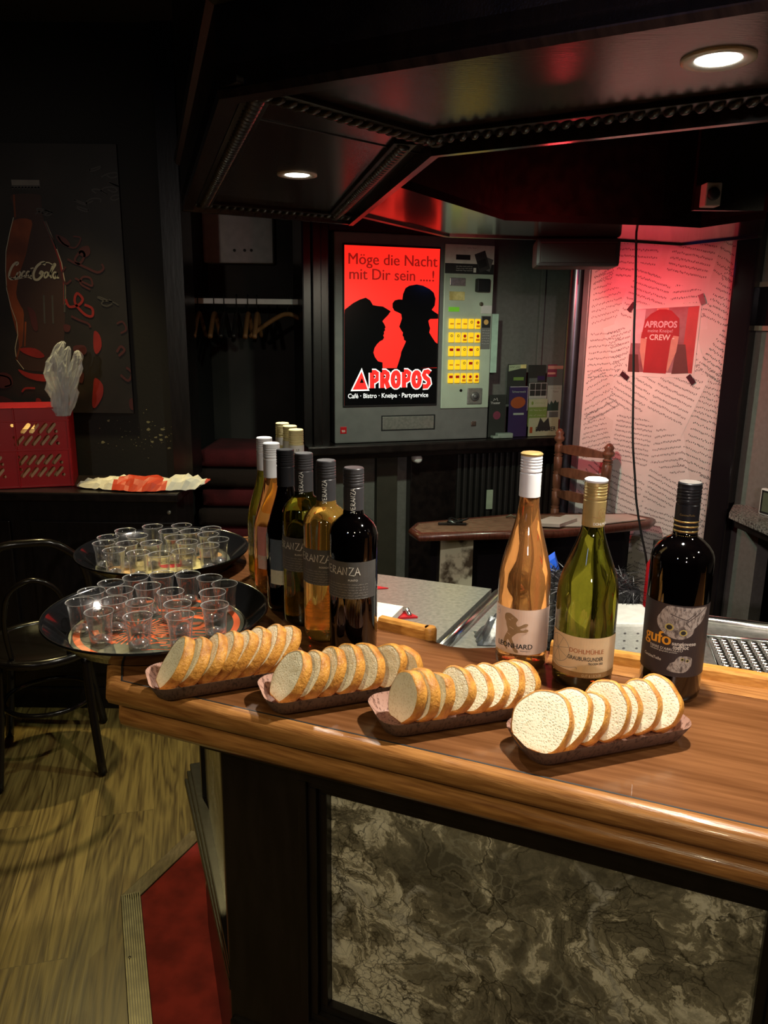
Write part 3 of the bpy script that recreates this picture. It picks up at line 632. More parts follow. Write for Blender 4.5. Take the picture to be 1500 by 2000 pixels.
bm = bmesh.new(); prism(bm, [(-.0, 1.25), (.1, 1.18), (.55, 1.04), (1.3, .76), (1.62, 1.42), (.94, 1.73), (-.0, 2.06), (-.27, 2.16), (-.18, 1.88)], 0, CZ - .052); finish(bm, 'cabinet', M['dark_metal'], ctr)
# drainer with rows of bumps
dr = [onz(1378, 1232, CZ), onz(1530, 1246, CZ), onz(1530, 1370, CZ), onz(1385, 1345, CZ)]
u_ = (dr[1] - dr[0]).normalized(); w_ = Vector((-u_.y, u_.x, 0)); w_ = -w_
bm = bmesh.new(); O_ = dr[0] + Vector((0, 0, -.016))
Ldr, Wdr = .42, .24
def dpt(a_, b_, z=0): return O_ + u_ * a_ + w_ * b_ + Vector((0, 0, z))
tube(bm, [dpt(0, 0, .003), dpt(Ldr, 0, .003), dpt(Ldr, Wdr, .003), dpt(0, Wdr, .003)], .006, 8, closed=True)
finish(bm, 'drainer_rim', M['steel_bright'], ctr, True)
bm = bmesh.new(); seg = 10
for i in range(11):
    for j in range(14):
        c0 = dpt(.020 + i * .0215 + (j % 2) * .0, .014 + j * .0163)
        prev = None
        for r_, h_ in ((.0078, 0), (.0062, .0035), (.0030, .0055)):
            ring = [bm.verts.new(c0 + u_ * (r_ * 1.25 * math.cos(2 * PI * k / seg)) + w_ * (r_ * .8 * math.sin(2 * PI * k / seg)) + Vector((0, 0, h_))) for k in range(seg)]
            if prev: [bm.faces.new((prev[k], prev[(k + 1) % seg], ring[(k + 1) % seg], ring[k])) for k in range(seg)]
            prev = ring
        bm.faces.new(prev)
bmesh.ops.recalc_face_normals(bm, faces=bm.faces)
finish(bm, 'drainer_bumps', M['steel_bright'], ctr, True)

# ============================================================ CANOPY
SZ = 1.89
c0, c1 = Vector((-.222, 1.094)), Vector((1.25, .395)); cl = Vector((-.534, 2.121)); ci = Vector((.073, 1.405)); cli = Vector((-.113, 2.358)); cr = Vector((1.42, .74))
c1 = c0 + (Vector((.343, .788)) - c0).normalized() * 1.7
cr = ci + (Vector((.517, 1.148)) - ci).normalized() * 1.6
can = thing('bar_canopy', 'black wooden canopy hanging over the bar with beaded mouldings', 'canopy', (0, 0, 0))
bm = bmesh.new(); prism(bm, [c0, c1, cr, ci], SZ + .012, SZ + .03); finish(bm, 'soffit_board', M['soffit'], can)
bm = bmesh.new(); prism(bm, [cl, c0, ci, cli], SZ + .012, SZ + .03); finish(bm, 'soffit_board', M['soffit'], can)
bm = bmesh.new(); sweep(bm, [cl, c0, c1], [(0, SZ + .002), (0, 2.69), (-.02, 2.69), (-.02, SZ + .02), (-.014, SZ)])
sweep(bm, [cl, c0, c1], [(0, SZ + .10), (.010, SZ + .105), (.014, SZ + .115), (.010, SZ + .13), (0, SZ + .135)])
finish(bm, 'outer_fascia', M['black_wood_h'], can)
bm = bmesh.new(); sweep(bm, [cl, c0, c1], [(0, SZ), (-.002, SZ - .008), (-.028, SZ - .008), (-.034, SZ + .013), (0, SZ + .013)])
sweep(bm, [cr, ci, cli], [(.0, SZ + .013), (0, SZ - .012), (.014, SZ - .012), (.02, SZ + .013)])
sweep(bm, [cli, cl], [(.0, SZ + .3), (0, SZ - .010), (-.014, SZ - .010), (-.02, SZ + .013)])
finish(bm, 'lip_moulding', M['soffit'], can)
bm = bmesh.new(); sweep(bm, [cr, ci, cli], [(-.0, SZ + .01), (0, 2.69), (.02, 2.69), (.02, SZ + .01)]); finish(bm, 'inner_fascia', M['black_wood_h'], can)
def beads(p, q, inset_n, name='bead_moulding', pitch=.021):
    d = (q - p).normalized(); n = Vector((d.y, -d.x)) * inset_n; L = (q - p).length; bm = bmesh.new()
    fr = frame2(p + n, d)
    box(bm, 0, L, -.020, .020, SZ + .004, SZ + .013, .002, 0, fr)
    k = .015
    while k < L - .01:
        for (du, dv, dz, ru, rv) in ((0, 0, 0, .0085, .013),):
            cc = Vector((k, 0, SZ + .004)); prev = None
            for lv, sc in ((0, 1), (.5, .87), (.86, .5)):
                ring = [bm.verts.new(fr((cc.x + ru * sc * math.cos(2 * PI * j / 10) + .5 * rv * sc * math.sin(2 * PI * j / 10), rv * sc * math.sin(2 * PI * j / 10), cc.z - .009 * lv))) for j in range(10)]
                if prev: [bm.faces.new((prev[j], prev[(j + 1) % 10], ring[(j + 1) % 10], ring[j])) for j in range(10)]
                prev = ring
            bm.faces.new(prev)
        k += pitch
    bmesh.ops.recalc_face_normals(bm, faces=bm.faces)
    return finish(bm, name, M['black_wood_h'], can, True, 40)
beads(c0, ci, .022); beads(ci, cr, .045); beads(ci, cli, -.045); beads(c0, cl, .055); beads(cl, cli, .045)
bm = bmesh.new(); fr = frame2(c0, ld); 
seam_a = c0 + (cl - c0) * .12; seam_b = ci + (cli - ci) * .10
tube(bm, [(seam_a.x, seam_a.y, SZ + .0115), (seam_b.x, seam_b.y, SZ + .0115)], .0015, 6); finish(bm, 'board_joint', M['grey_cap'], can)
# far side of the canopy ring: dark glossy soffit seen beyond the opening
fo = [Vector((-.085, 2.215)), Vector((.193, 2.694)), Vector((.499, 2.745)), Vector((.799, 2.79)), Vector((1.051, 2.898)), Vector((1.20, 2.60))]
fi = [Vector((.005, 1.75)), Vector((.33, 2.30)), Vector((.52, 2.34)), Vector((.80, 2.38)), Vector((.93, 2.42)), Vector((1.02, 2.2))]
bm = bmesh.new(); prism(bm, fo + list(reversed(fi)), SZ + .0, SZ + .02); finish(bm, 'back_soffit', mat('gloss_soffit', (.012, .009, .010), .13, nscale=6, bump=.08, bscale=12), can)
bm = bmesh.new(); sweep(bm, fo, [(0, SZ - .006), (0, 2.69), (.02, 2.69), (.02, SZ - .006)]); sweep(bm, fi, [(0, SZ + .02), (0, 2.69), (-.02, 2.69), (-.02, SZ + .02)]); finish(bm, 'back_fascia', M['black_wood_h'], can)
# downlights
for (x, y), lab in (((L1[0], L1[1]), 'round recessed downlight, large and near, above the owl wine bottle'), ((L2[0], L2[1]), 'round recessed downlight, smaller and farther, above the pointed end of the bar')):
    t = thing('ceiling_downlight', lab, 'downlight', (x, y, SZ + .0105), group='downlights in the canopy')
    bm = bmesh.new(); lathe(bm, [(.0255, .0012), (.0256, .0006), (.0275, -.0005), (.036, -.0022), (.0415, -.0008), (.042, .0115)], 40, cap0=False, cap1=False); finish(bm, 'trim_ring', M['lamp_ring'], t, True)
    bm = bmesh.new(); lathe(bm, [(.0005, .0002), (.0245, .0002), (.0254, .0008)], 32, cap0=True, cap1=False); finish(bm, 'bulb', M['downlight_glow'], t, True)
t = thing('speaker_box', 'black box hanging under the far canopy beside the brochures', 'speaker', (.78, 2.66, 1.80))
bm = bmesh.new(); A1, B1 = onp(1046, 520, (.62, 2.70, 0), (.1, 1, 0)), onp(1210, 520, (.62, 2.70, 0), (.1, 1, 0)); sf = frame2(A1.xy, (B1 - A1).xy); Lb = (B1 - A1).length
box(bm, 0, Lb, -.16, 0, A1.z, SZ - .002, .012, 0, sf); adopt(finish(bm, 'case', M['dark_plastic']), t)
bm = bmesh.new(); box(bm, .015, Lb - .015, 0, .004, A1.z + .012, SZ - .02, .003, 0, sf); adopt(finish(bm, 'grille', mat('grille', (.018, .017, .017), .8, nscale=300, bump=.5, bscale=900)), t)
# cable
bm = bmesh.new(); cp = [ony(x, y, 2.55) for x, y in ((1243, 440), (1241, 560), (1238, 660), (1237, 760), (1236, 860), (1240, 930), (1243, 980), (1252, 1040), (1262, 1090), (1270, 1160), (1276, 1200))]
tube(bm, catmull(cp, 5, False), .0038, 8); tag(finish(bm, 'hanging_cable', M['dark_plastic'], None, True), 'thin black cable hanging in front of the sheet music wall', 'cable')
# small white switch box near the top right
bm = bmesh.new(); w0 = onp(1376, 402, (.9, 2.17, 0), (0, 1, 0)); w1 = onp(1412, 356, (.9, 2.17, 0), (0, 1, 0)); t = thing('motion_sensor', 'small white sensor box high up beside the dark post', 'sensor', w0)
adopt(quadbox('case', M['page2'], w0.x, w1.x, w0.y, w0.y + .04, w0.z, w1.z, .004), t)
bm = bmesh.new(); lathe(bm, [(0, 0), (.016, 0), (.016, .006), (.010, .010)], 20, cap0=False); q = finish(bm, 'lens', M['dark_plastic'], None, True); q.rotation_euler = (PI / 2, 0, 0); q.location = (w0.x + .02, w0.y, (w0.z + w1.z) / 2); adopt(q, t)
bm = bmesh.new(); bx = bm; box(bm, w0.x - .012, 1.30, w0.y + .041, w0.y + .06, SZ + .0205, 2.69); adopt(finish(bm, 'upper_back_board', M['black_wood_h']), can)

# ============================================================ BOTTLES
BZ = 1.1
def cyl_map(r, rz, lean=0):
    """(u arc length, v height) wrapped round a bottle of radius r; u=0 faces angle rz; r may be a function of v"""
    def f(u, v, h):
        R_ = (r(v) if callable(r) else r) + h + .0003
        rb = r(.1) if callable(r) else r
        a = rz + u / rb
        return Vector((R_ * math.cos(a), R_ * math.sin(a), v))
    return f
def prof_r(prof):
    P = [(z, r) for r, z in prof]
    def f(z):
        for (z0, r0), (z1, r1) in zip(P, P[1:]):
            if z0 <= z <= z1 and z1 > z0: return r0 + (r1 - r0) * (z - z0) / (z1 - z0)
        return P[-1][1]
    return f
def glass_profile(kind, H, R):
    neck = .0142; hc = H - .012
    if kind == 'bordeaux':
        s = .655 * H; t = .765 * H
        sh = [(R * (1 - .0), s), (R * .985, s + .12 * (t - s)), (R * .93, s + .33 * (t - s)), (R * .80, s + .56 * (t - s)), (R * .62, s + .76 * (t - s)), (neck * 1.16, s + .93 * (t - s)), (neck * 1.03, t + .012)]
    elif kind == 'schlegel':
        s = .40 * H; t = .80 * H
        sh = [(R, s)] + [(neck + (R - neck) * (1 - k / 12) ** .0 * (.5 + .5 * math.cos(PI * (k / 12) ** .92)) ** .9, s + (t - s) * k / 12) for k in range(1, 12)] + [(neck * 1.02, t)]
    else:
        s = .44 * H; t = .80 * H
        sh = [(R, s)] + [(neck + (R - neck) * (.5 + .5 * math.cos(PI * (k / 12) ** .95)) ** .8, s + (t - s) * k / 12) for k in range(1, 12)] + [(neck * 1.02, t)]
    return [(.004, .006), (R * .55, .006), (R * .80, .0), (R * .93, .001), (R * .985, .006), (R, .014)] + sh + [(neck, hc)]
def make_bottle(label, loc, kind, H, R, glass, cap, cap_len=.052, band=None, band_len=None, group=None, top=None):
    t = thing('wine_bottle', label, 'bottle', (loc[0], loc[1], BZ), 0, group)
    pr = glass_profile(kind, H, R)
    bm = bmesh.new(); lathe(bm, pr, 56); finish(bm, 'glass_body', M[glass], t, True, 60)
    # screw cap with its ridges and sleeve
    cr_ = .0157; z0 = H - cap_len; cp = [(.0150, z0), (cr_ - .0002, z0 + .0004)]
    zz_ = H - .020
    cp += [(cr_ - .0001, zz_ - .010), (cr_ - .0009, zz_ - .009), (cr_ - .0009, zz_ - .0075), (cr_, zz_ - .0065)]
    for k in range(4): b_ = zz_ - .003 + k * .0042; cp += [(cr_, b_), (cr_ - .0008, b_ + .0008), (cr_ - .0008, b_ + .0016), (cr_, b_ + .0024)]
    cp += [(cr_ - .0004, H - .003), (cr_ - .0002, H - .0015), (cr_ - .0015, H)]
    bm = bmesh.new(); lathe(bm, cp, 40, cap0=False); finish(bm, 'screw_cap', M[cap], t, True, 35)
    if top:
        bm = bmesh.new(); lathe(bm, [(cr_ - .0003, H - .0042), (cr_ + .0004, H - .003), (cr_ + .0003, H - .0012), (cr_ - .002, H + .0004)], 40, cap0=False)
        finish(bm, 'cap_top', M[top], t, True, 40)
    return t, prof_r(pr)
CA = lambda x, y, off=0: math.atan2(-y, -x) + math.radians(off)   # direction from bottle to camera

# --- front row of three handwritten-label bottles
def veranza(x, y, glass, label, style, off=0):
    H, R = .293, .0372; t, rf_ = make_bottle(label, (x, y), 'bordeaux', H, R, glass, 'grey_cap', .068)
    a = Art(); ang = CA(x, y, off); h0, h1 = .098, .156
    a.rect('label_dark', -.048, .048, h0, h1, 1)
    hand(a, 'silver_ink', 'VERANZA', -.045, .136, .0118, .0015, 3)
    a.text('silver_ink', style, 0, .1265, .0042, 3, 'l')
    rd = random.Random(5)
    for k in range(6): squiggle(a, 'dim_ink', -.042, .030, .121 - k * .0043, .0021, .00042, 3, rd)
    a.build('front_label', cyl_map(R, ang), t, .006)['label'] = 'dark grey label with silver handwriting'
    c = Art(); cr_ = .0157
    hand(c, 'silver_ink', 'VERANZA', .0055, H - .066, .0066, .0010, 3, PI / 2, adv=.82)
    c.build('cap_print', cyl_map(lambda v: cr_, ang), t, .004)
M['label_dark'] = mat('label_dark', (.062, .060, .058), .45, nscale=40)
veranza(-.046, 1.129, 'dark_glass', 'dark red wine bottle with handwritten charcoal label, nearest in the left row', 'PUNTO', -12)
veranza(-.092, 1.190, 'amber', 'rosé bottle with handwritten charcoal label, directly behind the nearest left bottle', 'ROSADO', -18)
veranza(-.134, 1.256, 'green_glass', 'green glass bottle with handwritten charcoal label, third back in the left row', 'BLANCO', -26)
# --- three tapered bottles with two-tone labels
def twotone(x, y, H, glass, cap, topc, botc, txt, txtm, label, off=0):
    R = .0370; t, r_ = make_bottle(label, (x, y), 'schlegel' if cap == 'white_cap' else 'burgundy', H, R, glass, cap, .064)
    a = Art(); ang = CA(x, y, off); z0 = .052
    a.rect(topc, -.028, .028, z0 + .026, z0 + .082, 1).rect(botc, -.028, .028, z0, z0 + .026, 1)
    a.text(txtm, txt[0], .026, z0 + .029, .0046, 3, 'r').text(txtm, txt[1], .027, z0 + .0175, .0125, 3, 'r', 0, .9)
    a.stroke('ink_grey', [(-.005 + k * .004, z0 + .006 + .002 * math.sin(k)) for k in range(8)], .0004, 3)
    a.build('front_label', cyl_map(R, ang), t, .006)
for n_, c_ in (('lab_navy', (.075, .105, .15)), ('lab_pink', (.74, .30, .28)), ('lab_pinkp', (.80, .50, .44)), ('lab_green', (.33, .36, .22)), ('lab_pale', (.62, .60, .48))): M[n_] = mat(n_, c_, .6, nscale=40)
twotone(-.173, 1.322, .288, 'dark_glass', 'black_cap', 'lab_navy', 'lab_pale', ('GUT CAFAUR', 'MERLOT'), 'paper', 'dark bottle with black cap and navy and white label reading MERLOT', -8)
twotone(-.210, 1.408, .286, 'rose', 'white_cap', 'lab_pink', 'lab_pinkp', ('GUT CAFAUR', 'CABERNET'), 'paper', 'slender rosé bottle with white cap and pink label, between the dark and yellow bottles', -8)
twotone(-.236, 1.492, .284, 'olive_glass', 'white_cap', 'lab_green', 'lab_pale', ('GUT CAFAUR', 'PINOT GRIGIO'), 'ink_grey', 'slender yellow-green bottle with white cap and sage label, leftmost bottle', 0)
# --- three dark bottles with cream caps at the back of the row
for k, (x, y, H, lb) in enumerate(((-.186, 1.60, .286, 'dark bottle with cream ridged cap, nearest of the three at the back'), (-.209, 1.682, .283, 'dark bottle with cream ridged cap, middle of the three at the back'), (-.236, 1.762, .279, 'dark bottle with cream ridged cap, farthest of the three at the back'))):
    t, r_ = make_bottle(lb, (x, y), 'burgundy', H, .036, 'dark_glass', 'cream_cap', .058, group=None)
    a = Art(); ang = CA(x, y, 6); cr_ = .0158
    for u in range(-9, 9): a.rect('white_plastic', u * .0026, (u + 1) * .0026, H - .050, H - .0325, 1)
    a.text('ink', 'KG', .004, H - .044, .0085, 3, 'c', 0, .8, PI / 2)
    a.build('cap_band', cyl_map(lambda v: cr_, ang), t, .004)['label'] = 'white printed sleeve band'
    b = Art(); b.rect('paper', -.03, .03, .06, .15, 1); b.build('front_label', cyl_map(.036, ang), t, .006)
# --- rosé with the lion label
x, y = .2115, 1.092
t, r_ = make_bottle('tall rosé bottle with white cap and lion label, standing near the notch', (x, y), 'schlegel', .3245, .0385, 'rose', 'white_cap', .064, top='gold_cap')
M['lab_rose'] = mat('lab_rose', (.80, .62, .52), .6, nscale=30, col2=(.76, .57, .47)); M['lion'] = mat('lion', (.36, .23, .12), .45, nscale=50)
a = Art(); ang = CA(x, y, 6); a.rect('lab_rose', -.062, .060, .028, .098, 1)
def mp(px, py): return (-.040 + (px - 115) * .000176, .098 - (py - 1395) * .000170)   # label drawing frame
lion = [(190, 1440), (215, 1437), (240, 1450), (262, 1465), (285, 1485), (278, 1500), (270, 1520), (280, 1545), (300, 1545), (330, 1525), (350, 1518), (368, 1522), (362, 1540), (340, 1552), (318, 1562), (305, 1575), (330, 1580), (350, 1568), (368, 1570), (372, 1585), (352, 1598), (325, 1600), (300, 1605), (280, 1612), (262, 1630), (245, 1648), (240, 1665), (250, 1690), (262, 1715), (272, 1745), (296, 1770), (296, 1790), (270, 1788), (252, 1765), (240, 1735), (225, 1705), (205, 1680), (195, 1700), (190, 1735), (205, 1765), (196, 1775), (172, 1750), (165, 1715), (168, 1680), (178, 1650), (190, 1625), (200, 1600), (195, 1575), (185, 1550), (180, 1520), (168, 1500), (165, 1470), (172, 1450)]
a.poly('lion', [mp(*p) for p in catmull([(p[0], p[1], 0) for p in lion], 2) for p in [(p.x, p.y)]], 2)
for m_ in ([(205, 1490), (225, 1500)], [(215, 1560), (250, 1575)], [(200, 1620), (225, 1635)], [(230, 1480), (245, 1475)]): a.stroke('lab_rose', [mp(*q) for q in m_], .0006, 3)
a.text('ink', 'LEONHARD', *mp(412, 1752), .0112, 4, 'r', 0, .92, 0, .018)
a.text('ink_grey', 'WEINGUT', *mp(395, 1776), .0032, 4, 'r'); a.stroke('ink_grey', [(-.0455 + .0042 * math.cos(q / 12 * 2 * PI), .089 + .0055 * math.sin(q / 12 * 2 * PI)) for q in range(12)], .0004, 3, True); a.text('red', 'BIO', -.0455, .0878, .003, 3, 'c')
a.build('front_label', cyl_map(.0385, ang), t, .005)['label'] = 'pale label with a brown rampant lion'
# --- Grauburgunder
x, y = .2905, 1.033
t, r_ = make_bottle('green burgundy bottle with gold cap and cream label, between rosé and owl bottles', (x, y), 'burgundy', .299, .0425, 'green_glass', 'gold_cap', .066, top='white_cap')
M['lab_cream'] = mat('lab_cream', (.74, .55, .33), .5, nscale=30, col2=(.68, .49, .28)); M['lab_band'] = mat('lab_band', (.36, .20, .08), .45); M['wheel'] = mat('wheel', (.33, .28, .22), .5); M['rust_ink'] = mat('rust_ink', (.45, .16, .06), .5)
a = Art(); ang = CA(x, y, 4); a.rect('lab_cream', -.062, .058, .030, .082, 1).rect('lab_band', -.062, .058, .022, .030, 1)
wc = (-.042, .058)
a.stroke('wheel', [(wc[0] + .020 * math.cos(q / 30 * 2 * PI), wc[1] + .020 * math.sin(q / 30 * 2 * PI)) for q in range(30)], .0007, 2, True)
for q in range(8): a.stroke('wheel', [wc, (wc[0] + .020 * math.cos(q * PI / 4 + .3), wc[1] + .020 * math.sin(q * PI / 4 + .3))], .0006, 2)
a.stroke('wheel', [(p.x, p.y) for p in catmull([(-.055, .040, 0), (-.040, .032, 0), (-.022, .034, 0), (-.012, .037, 0), (-.010, .034, 0)], 5, False)], .0008, 2)
a.text('rust_ink', 'DOHLMÜHLE', .026, .0585, .0094, 3, 'r', 0, .86, 0, .014); a.text('ink', 'GRAUBURGUNDER', .026, .0480, .0082, 3, 'r', .012, .70); a.text('ink', 'TROCKEN 2025', .026, .0425, .0044, 3, 'r', .02, .7)
a.text('lab_cream', 'GUT & LECKER', .025, .0238, .0058, 3, 'r', .01, .72)
a.build('front_label', cyl_map(.0425, ang), t, .005)['label'] = 'cream label with a water wheel drawing'
c = Art(); c.text('paper', 'DOHLMÜHLE', .012, .299 - .0625, .0054, 3, 'c', 0, .8, 0, .02)
c.stroke('lab_band', [(.011 + .0062 * math.cos(q / 24 * 2 * PI), .299 - .045 + .0062 * math.sin(q / 24 * 2 * PI)) for q in range(24)], .0005, 2, True)
for q in range(6): c.stroke('lab_band', [(.011, .254), (.011 + .006 * math.cos(q * PI / 3), .254 + .006 * math.sin(q * PI / 3))], .0005, 2)
c.stroke('lab_band', [(-.002, .248), (.004, .2475), (.010, .246), (.017, .2485)], .0007, 3)
c.build('cap_print', cyl_map(lambda v: .0157, ang), t, .004)
# --- owl bottle
x, y = .4065, 1.001
t, r_ = make_bottle('black wine bottle with owl label and gold-striped black cap, rightmost bottle', (x, y), 'bordeaux', .302, .0410, 'dark_glass', 'black_cap', .066)
bm = bmesh.new(); lathe(bm, [(.0146, .302 - .078), (.0158, .302 - .0775), (.0158, .302 - .064)], 40, cap0=False, cap1=False)
finish(bm, 'sleeve', M['black_cap'], t, True)
M['gold_foil'] = mat('gold_foil', (.66, .46, .16), .3, metal=.8)
for k in range(4):
    bm = bmesh.new(); z_ = .302 - .073 + k * .0066; lathe(bm, [(.0160, z_), (.0162, z_ + .0002), (.0162, z_ + .0020), (.0160, z_ + .0022)], 40, cap0=False, cap1=False); finish(bm, 'gold_stripe', M['gold_foil'], t, True)
bm = bmesh.new(); lathe(bm, [(.0142, .3022), (.0001, .3024)], 32, cap0=False, cap1=False); finish(bm, 'cap_disc', M['lamp_ring'] if False else M['steel'], t)
M['lab_owl'] = mat('lab_owl', (.040, .030, .030), .5, nscale=40, col2=(.034, .025, .026)); M['owl'] = mat('owl', (.42, .38, .34), .6, col2=(.12, .10, .09), nscale=260, detail=3, stretch=(1, 1, .5), lo=.35, hi=.55); M['owl_dark'] = mat('owl_dark', (.07, .055, .05), .6); M['eye_yellow'] = mat('eye_yellow', (.58, .48, .12), .4)
a = Art(); ang = CA(x, y, 2); a.rect('lab_owl', -.060, .058, .040, .142, 1)
def om(px, py): return ((px - 492) * .000124 - .0012, .142 - (py - 860) * .0000985)   # from the label close-up
big = [(420, 875), (620, 885), (835, 885), (830, 960), (815, 1030), (785, 1090), (750, 1130), (720, 1160), (695, 1190), (690, 1240), (660, 1290), (610, 1325), (550, 1345), (480, 1335), (420, 1310), (370, 1270), (320, 1210), (298, 1150), (295, 1080), (320, 1020), (345, 960), (370, 920)]
a.poly('owl', [om(p.x, p.y) for p in catmull([(q[0], q[1], 0) for q in big], 2)], 2)
rd = random.Random(4)
for (ex, ey, er) in ((435, 1180, 50), (580, 1243, 44)):
    for q in range(26):
        an = q / 26 * 2 * PI; r0 = er * 1.05; r1 = er * rd.uniform(1.4, 2.1); a.stroke('owl_dark', [om(ex + r0 * math.cos(an), ey - r0 * math.sin(an)), om(ex + r1 * math.cos(an), ey - r1 * math.sin(an))], .0005, 2.4)
    e0 = om(ex, ey); s_ = er * .00011; a.disc('eye_yellow', *e0, s_, s_ * .9, 3); a.disc('ink', *e0, s_ * .68, s_ * .62, 4)
for (p, q) in (((600, 1100), (830, 890)), ((600, 1100), (640, 1160)), ((430, 990), (620, 1070)), ((610, 1060), (700, 960))): a.stroke('owl_dark', [om(*p), om(*q)], .0011, 2.6)
for _ in range(60):
    px, py = rd.uniform(380, 760), rd.uniform(900, 1060); a.stroke('owl_dark', [om(px, py), om(px + rd.uniform(-12, 12), py + 28)], .0004, 2.5)
small = [(560, 1590), (610, 1582), (670, 1590), (705, 1620), (708, 1680), (700, 1740), (670, 1790), (620, 1828), (530, 1828), (470, 1815), (450, 1795), (465, 1740), (480, 1700), (520, 1670), (535, 1630)]
a.poly('owl', [om(p.x, p.y) for p in catmull([(q[0], q[1], 0) for q in small], 2)], 2)
for ex, ey in ((598, 1630), (655, 1650)): e0 = om(ex, ey); a.disc('eye_yellow', *e0, .0022, layer=3); a.disc('ink', *e0, .0016, layer=4)
for _ in range(40): px, py = rd.uniform(490, 670), rd.uniform(1690, 1800); a.stroke('owl_dark', [om(px, py), om(px + 14, py + 20)], .0003, 2.5)
a.text('orange_ink', 'gufo', *om(155, 1440), .0250, 3, 'l', 0, .90, 0, .025)
a.text('paper', 'sangiovese', *om(478, 1432), .0078, 3, 'l', .01, .95, 0, .012); a.text('paper', 'merlot', *om(492, 1484), .0078, 3, 'l', .01, .95, 0, .012)
a.text('paper', "TERRE D'ABRUZZO", *om(232, 1520), .0052, 3, 'l', 0, 1.0); a.text('paper', 'indicazione geografica protetta', *om(240, 1548), .0030, 3, 'l'); a.text('paper', 'CantinaTollo', *om(160, 1680), .0056, 3, 'l', .01, .95, -.03)
a.build('front_label', cyl_map(.0410, ang), t, .005, .00025)['label'] = 'dark label with a grey owl'
c = Art(); c.text('gold_foil', 'CantinaTollo', 0, .302 - .0435, .0036, 3, 'c'); c.build('cap_print', cyl_map(lambda v: .0157, ang), t, .004)

# ============================================================ ROUND TRAYS AND SHOT CUPS
def round_tray(label, cx, cy, R, art, rim):
    t = thing('serving_tray', label, 'tray', (cx, cy, BZ + .0013))
    bm = bmesh.new(); lathe(bm, [(.001, .0015), (R * .78, .0015), (R * .80, .0030), (R * .97, .030), (R * .99, .034), (R, .034), (R * 1.003, .031), (R * .985, .028), (R * .815, .0005), (R * .79, 0), (.001, 0)], 72, cap0=False, cap1=False)
    bmesh.ops.recalc_face_normals(bm, faces=bm.faces); finish(bm, 'tray_body', M['tray_black'], t, True, 50)
    art.build('printed_base', lambda u, v, h: Vector((u, v, .0018 + h)), t, None, .0002)
    return t
M['design_orange'] = mat('design_orange', (.85, .12, .02), .35, nscale=10); M['design_tan'] = mat('design_tan', (.72, .42, .14), .4, nscale=30); M['design_yellow'] = mat('design_yellow', (.72, .62, .26), .4, nscale=30, col2=(.45, .36, .12))
T1c, T1r = (-.376, 1.206), .182; T2c, T2r = (-.467, 1.563), .178
a = Art(); r0 = T1r * .775; a.disc('tray_grey', 0, 0, r0, layer=1, n=48)
ring = [(.129 * math.cos(q / 60 * 2 * PI), .129 * math.sin(q / 60 * 2 * PI)) for q in range(60)]; a.stroke('design_orange', ring, .011, 2, True)
rd = random.Random(8)
for k in range(34):
    an = math.radians(200 + k * 10.2); r_a = .018 if k % 2 else .03; a.stroke('design_orange', [(r_a * math.cos(an) - .03, r_a * math.sin(an) - .02), (.055 * math.cos(an) - .03, .055 * math.sin(an) - .02)], .0030, 2)
for k in range(46):
    yy = -.095 + k * .0042; xx = rd.uniform(-.02, .07); L_ = rd.uniform(.015, .045)
    if math.hypot(xx + L_, yy) < .118: a.stroke('design_orange', [(xx, yy), (xx + L_ * .5, yy + .003), (xx + L_, yy + .002)], rd.uniform(.0015, .0036), 2)
for (p) in ([(.02, .03), (.05, .045), (.075, .03), (.07, .0), (.045, -.01)], [(-.09, .05), (-.06, .07), (-.02, .075), (.02, .07)], [(-.1, -.02), (-.08, -.05), (-.05, -.07)]): a.stroke('design_orange', [(q.x, q.y) for q in catmull([(u, v, 0) for u, v in p], 6, False)], .010, 2.5)
round_tray('round black serving tray with orange design, front one holding shot cups', T1c[0], T1c[1], T1r, a, 0)
a = Art(); a.disc('tray_grey', 0, 0, T2r * .775, layer=1, n=48)
a.poly('design_yellow', [(p.x, p.y) for p in catmull([(q[0], q[1], 0) for q in ((-.04, -.10), (.05, -.095), (.09, -.03), (.07, .02), (.03, .075), (-.01, .045), (-.05, .03), (-.06, -.04))], 4)], 2)
a.poly('design_tan', [(p.x, p.y) for p in catmull([(q[0], q[1], 0) for q in ((-.10, -.04), (-.06, -.03), (-.04, -.08), (-.08, -.09))], 4)], 3); a.poly('design_tan', [(p.x, p.y) for p in catmull([(q[0], q[1], 0) for q in ((.06, .03), (.11, .045), (.10, .075), (.07, .06))], 4)], 3)
a.poly('red', [(p.x, p.y) for p in catmull([(q[0], q[1], 0) for q in ((.0, -.02), (.05, -.01), (.045, -.03), (.01, -.04))], 4)], 4)
for k in range(5): a.stroke('brass', [(-.035 + k * .018 + .006 * math.cos(q), -.005 + .007 * math.sin(q)) for q in [i * .7 for i in range(9)]], .002, 5)
round_tray('round black serving tray with yellow design, far one holding shot cups', T2c[0], T2c[1], T2r, a, 0)
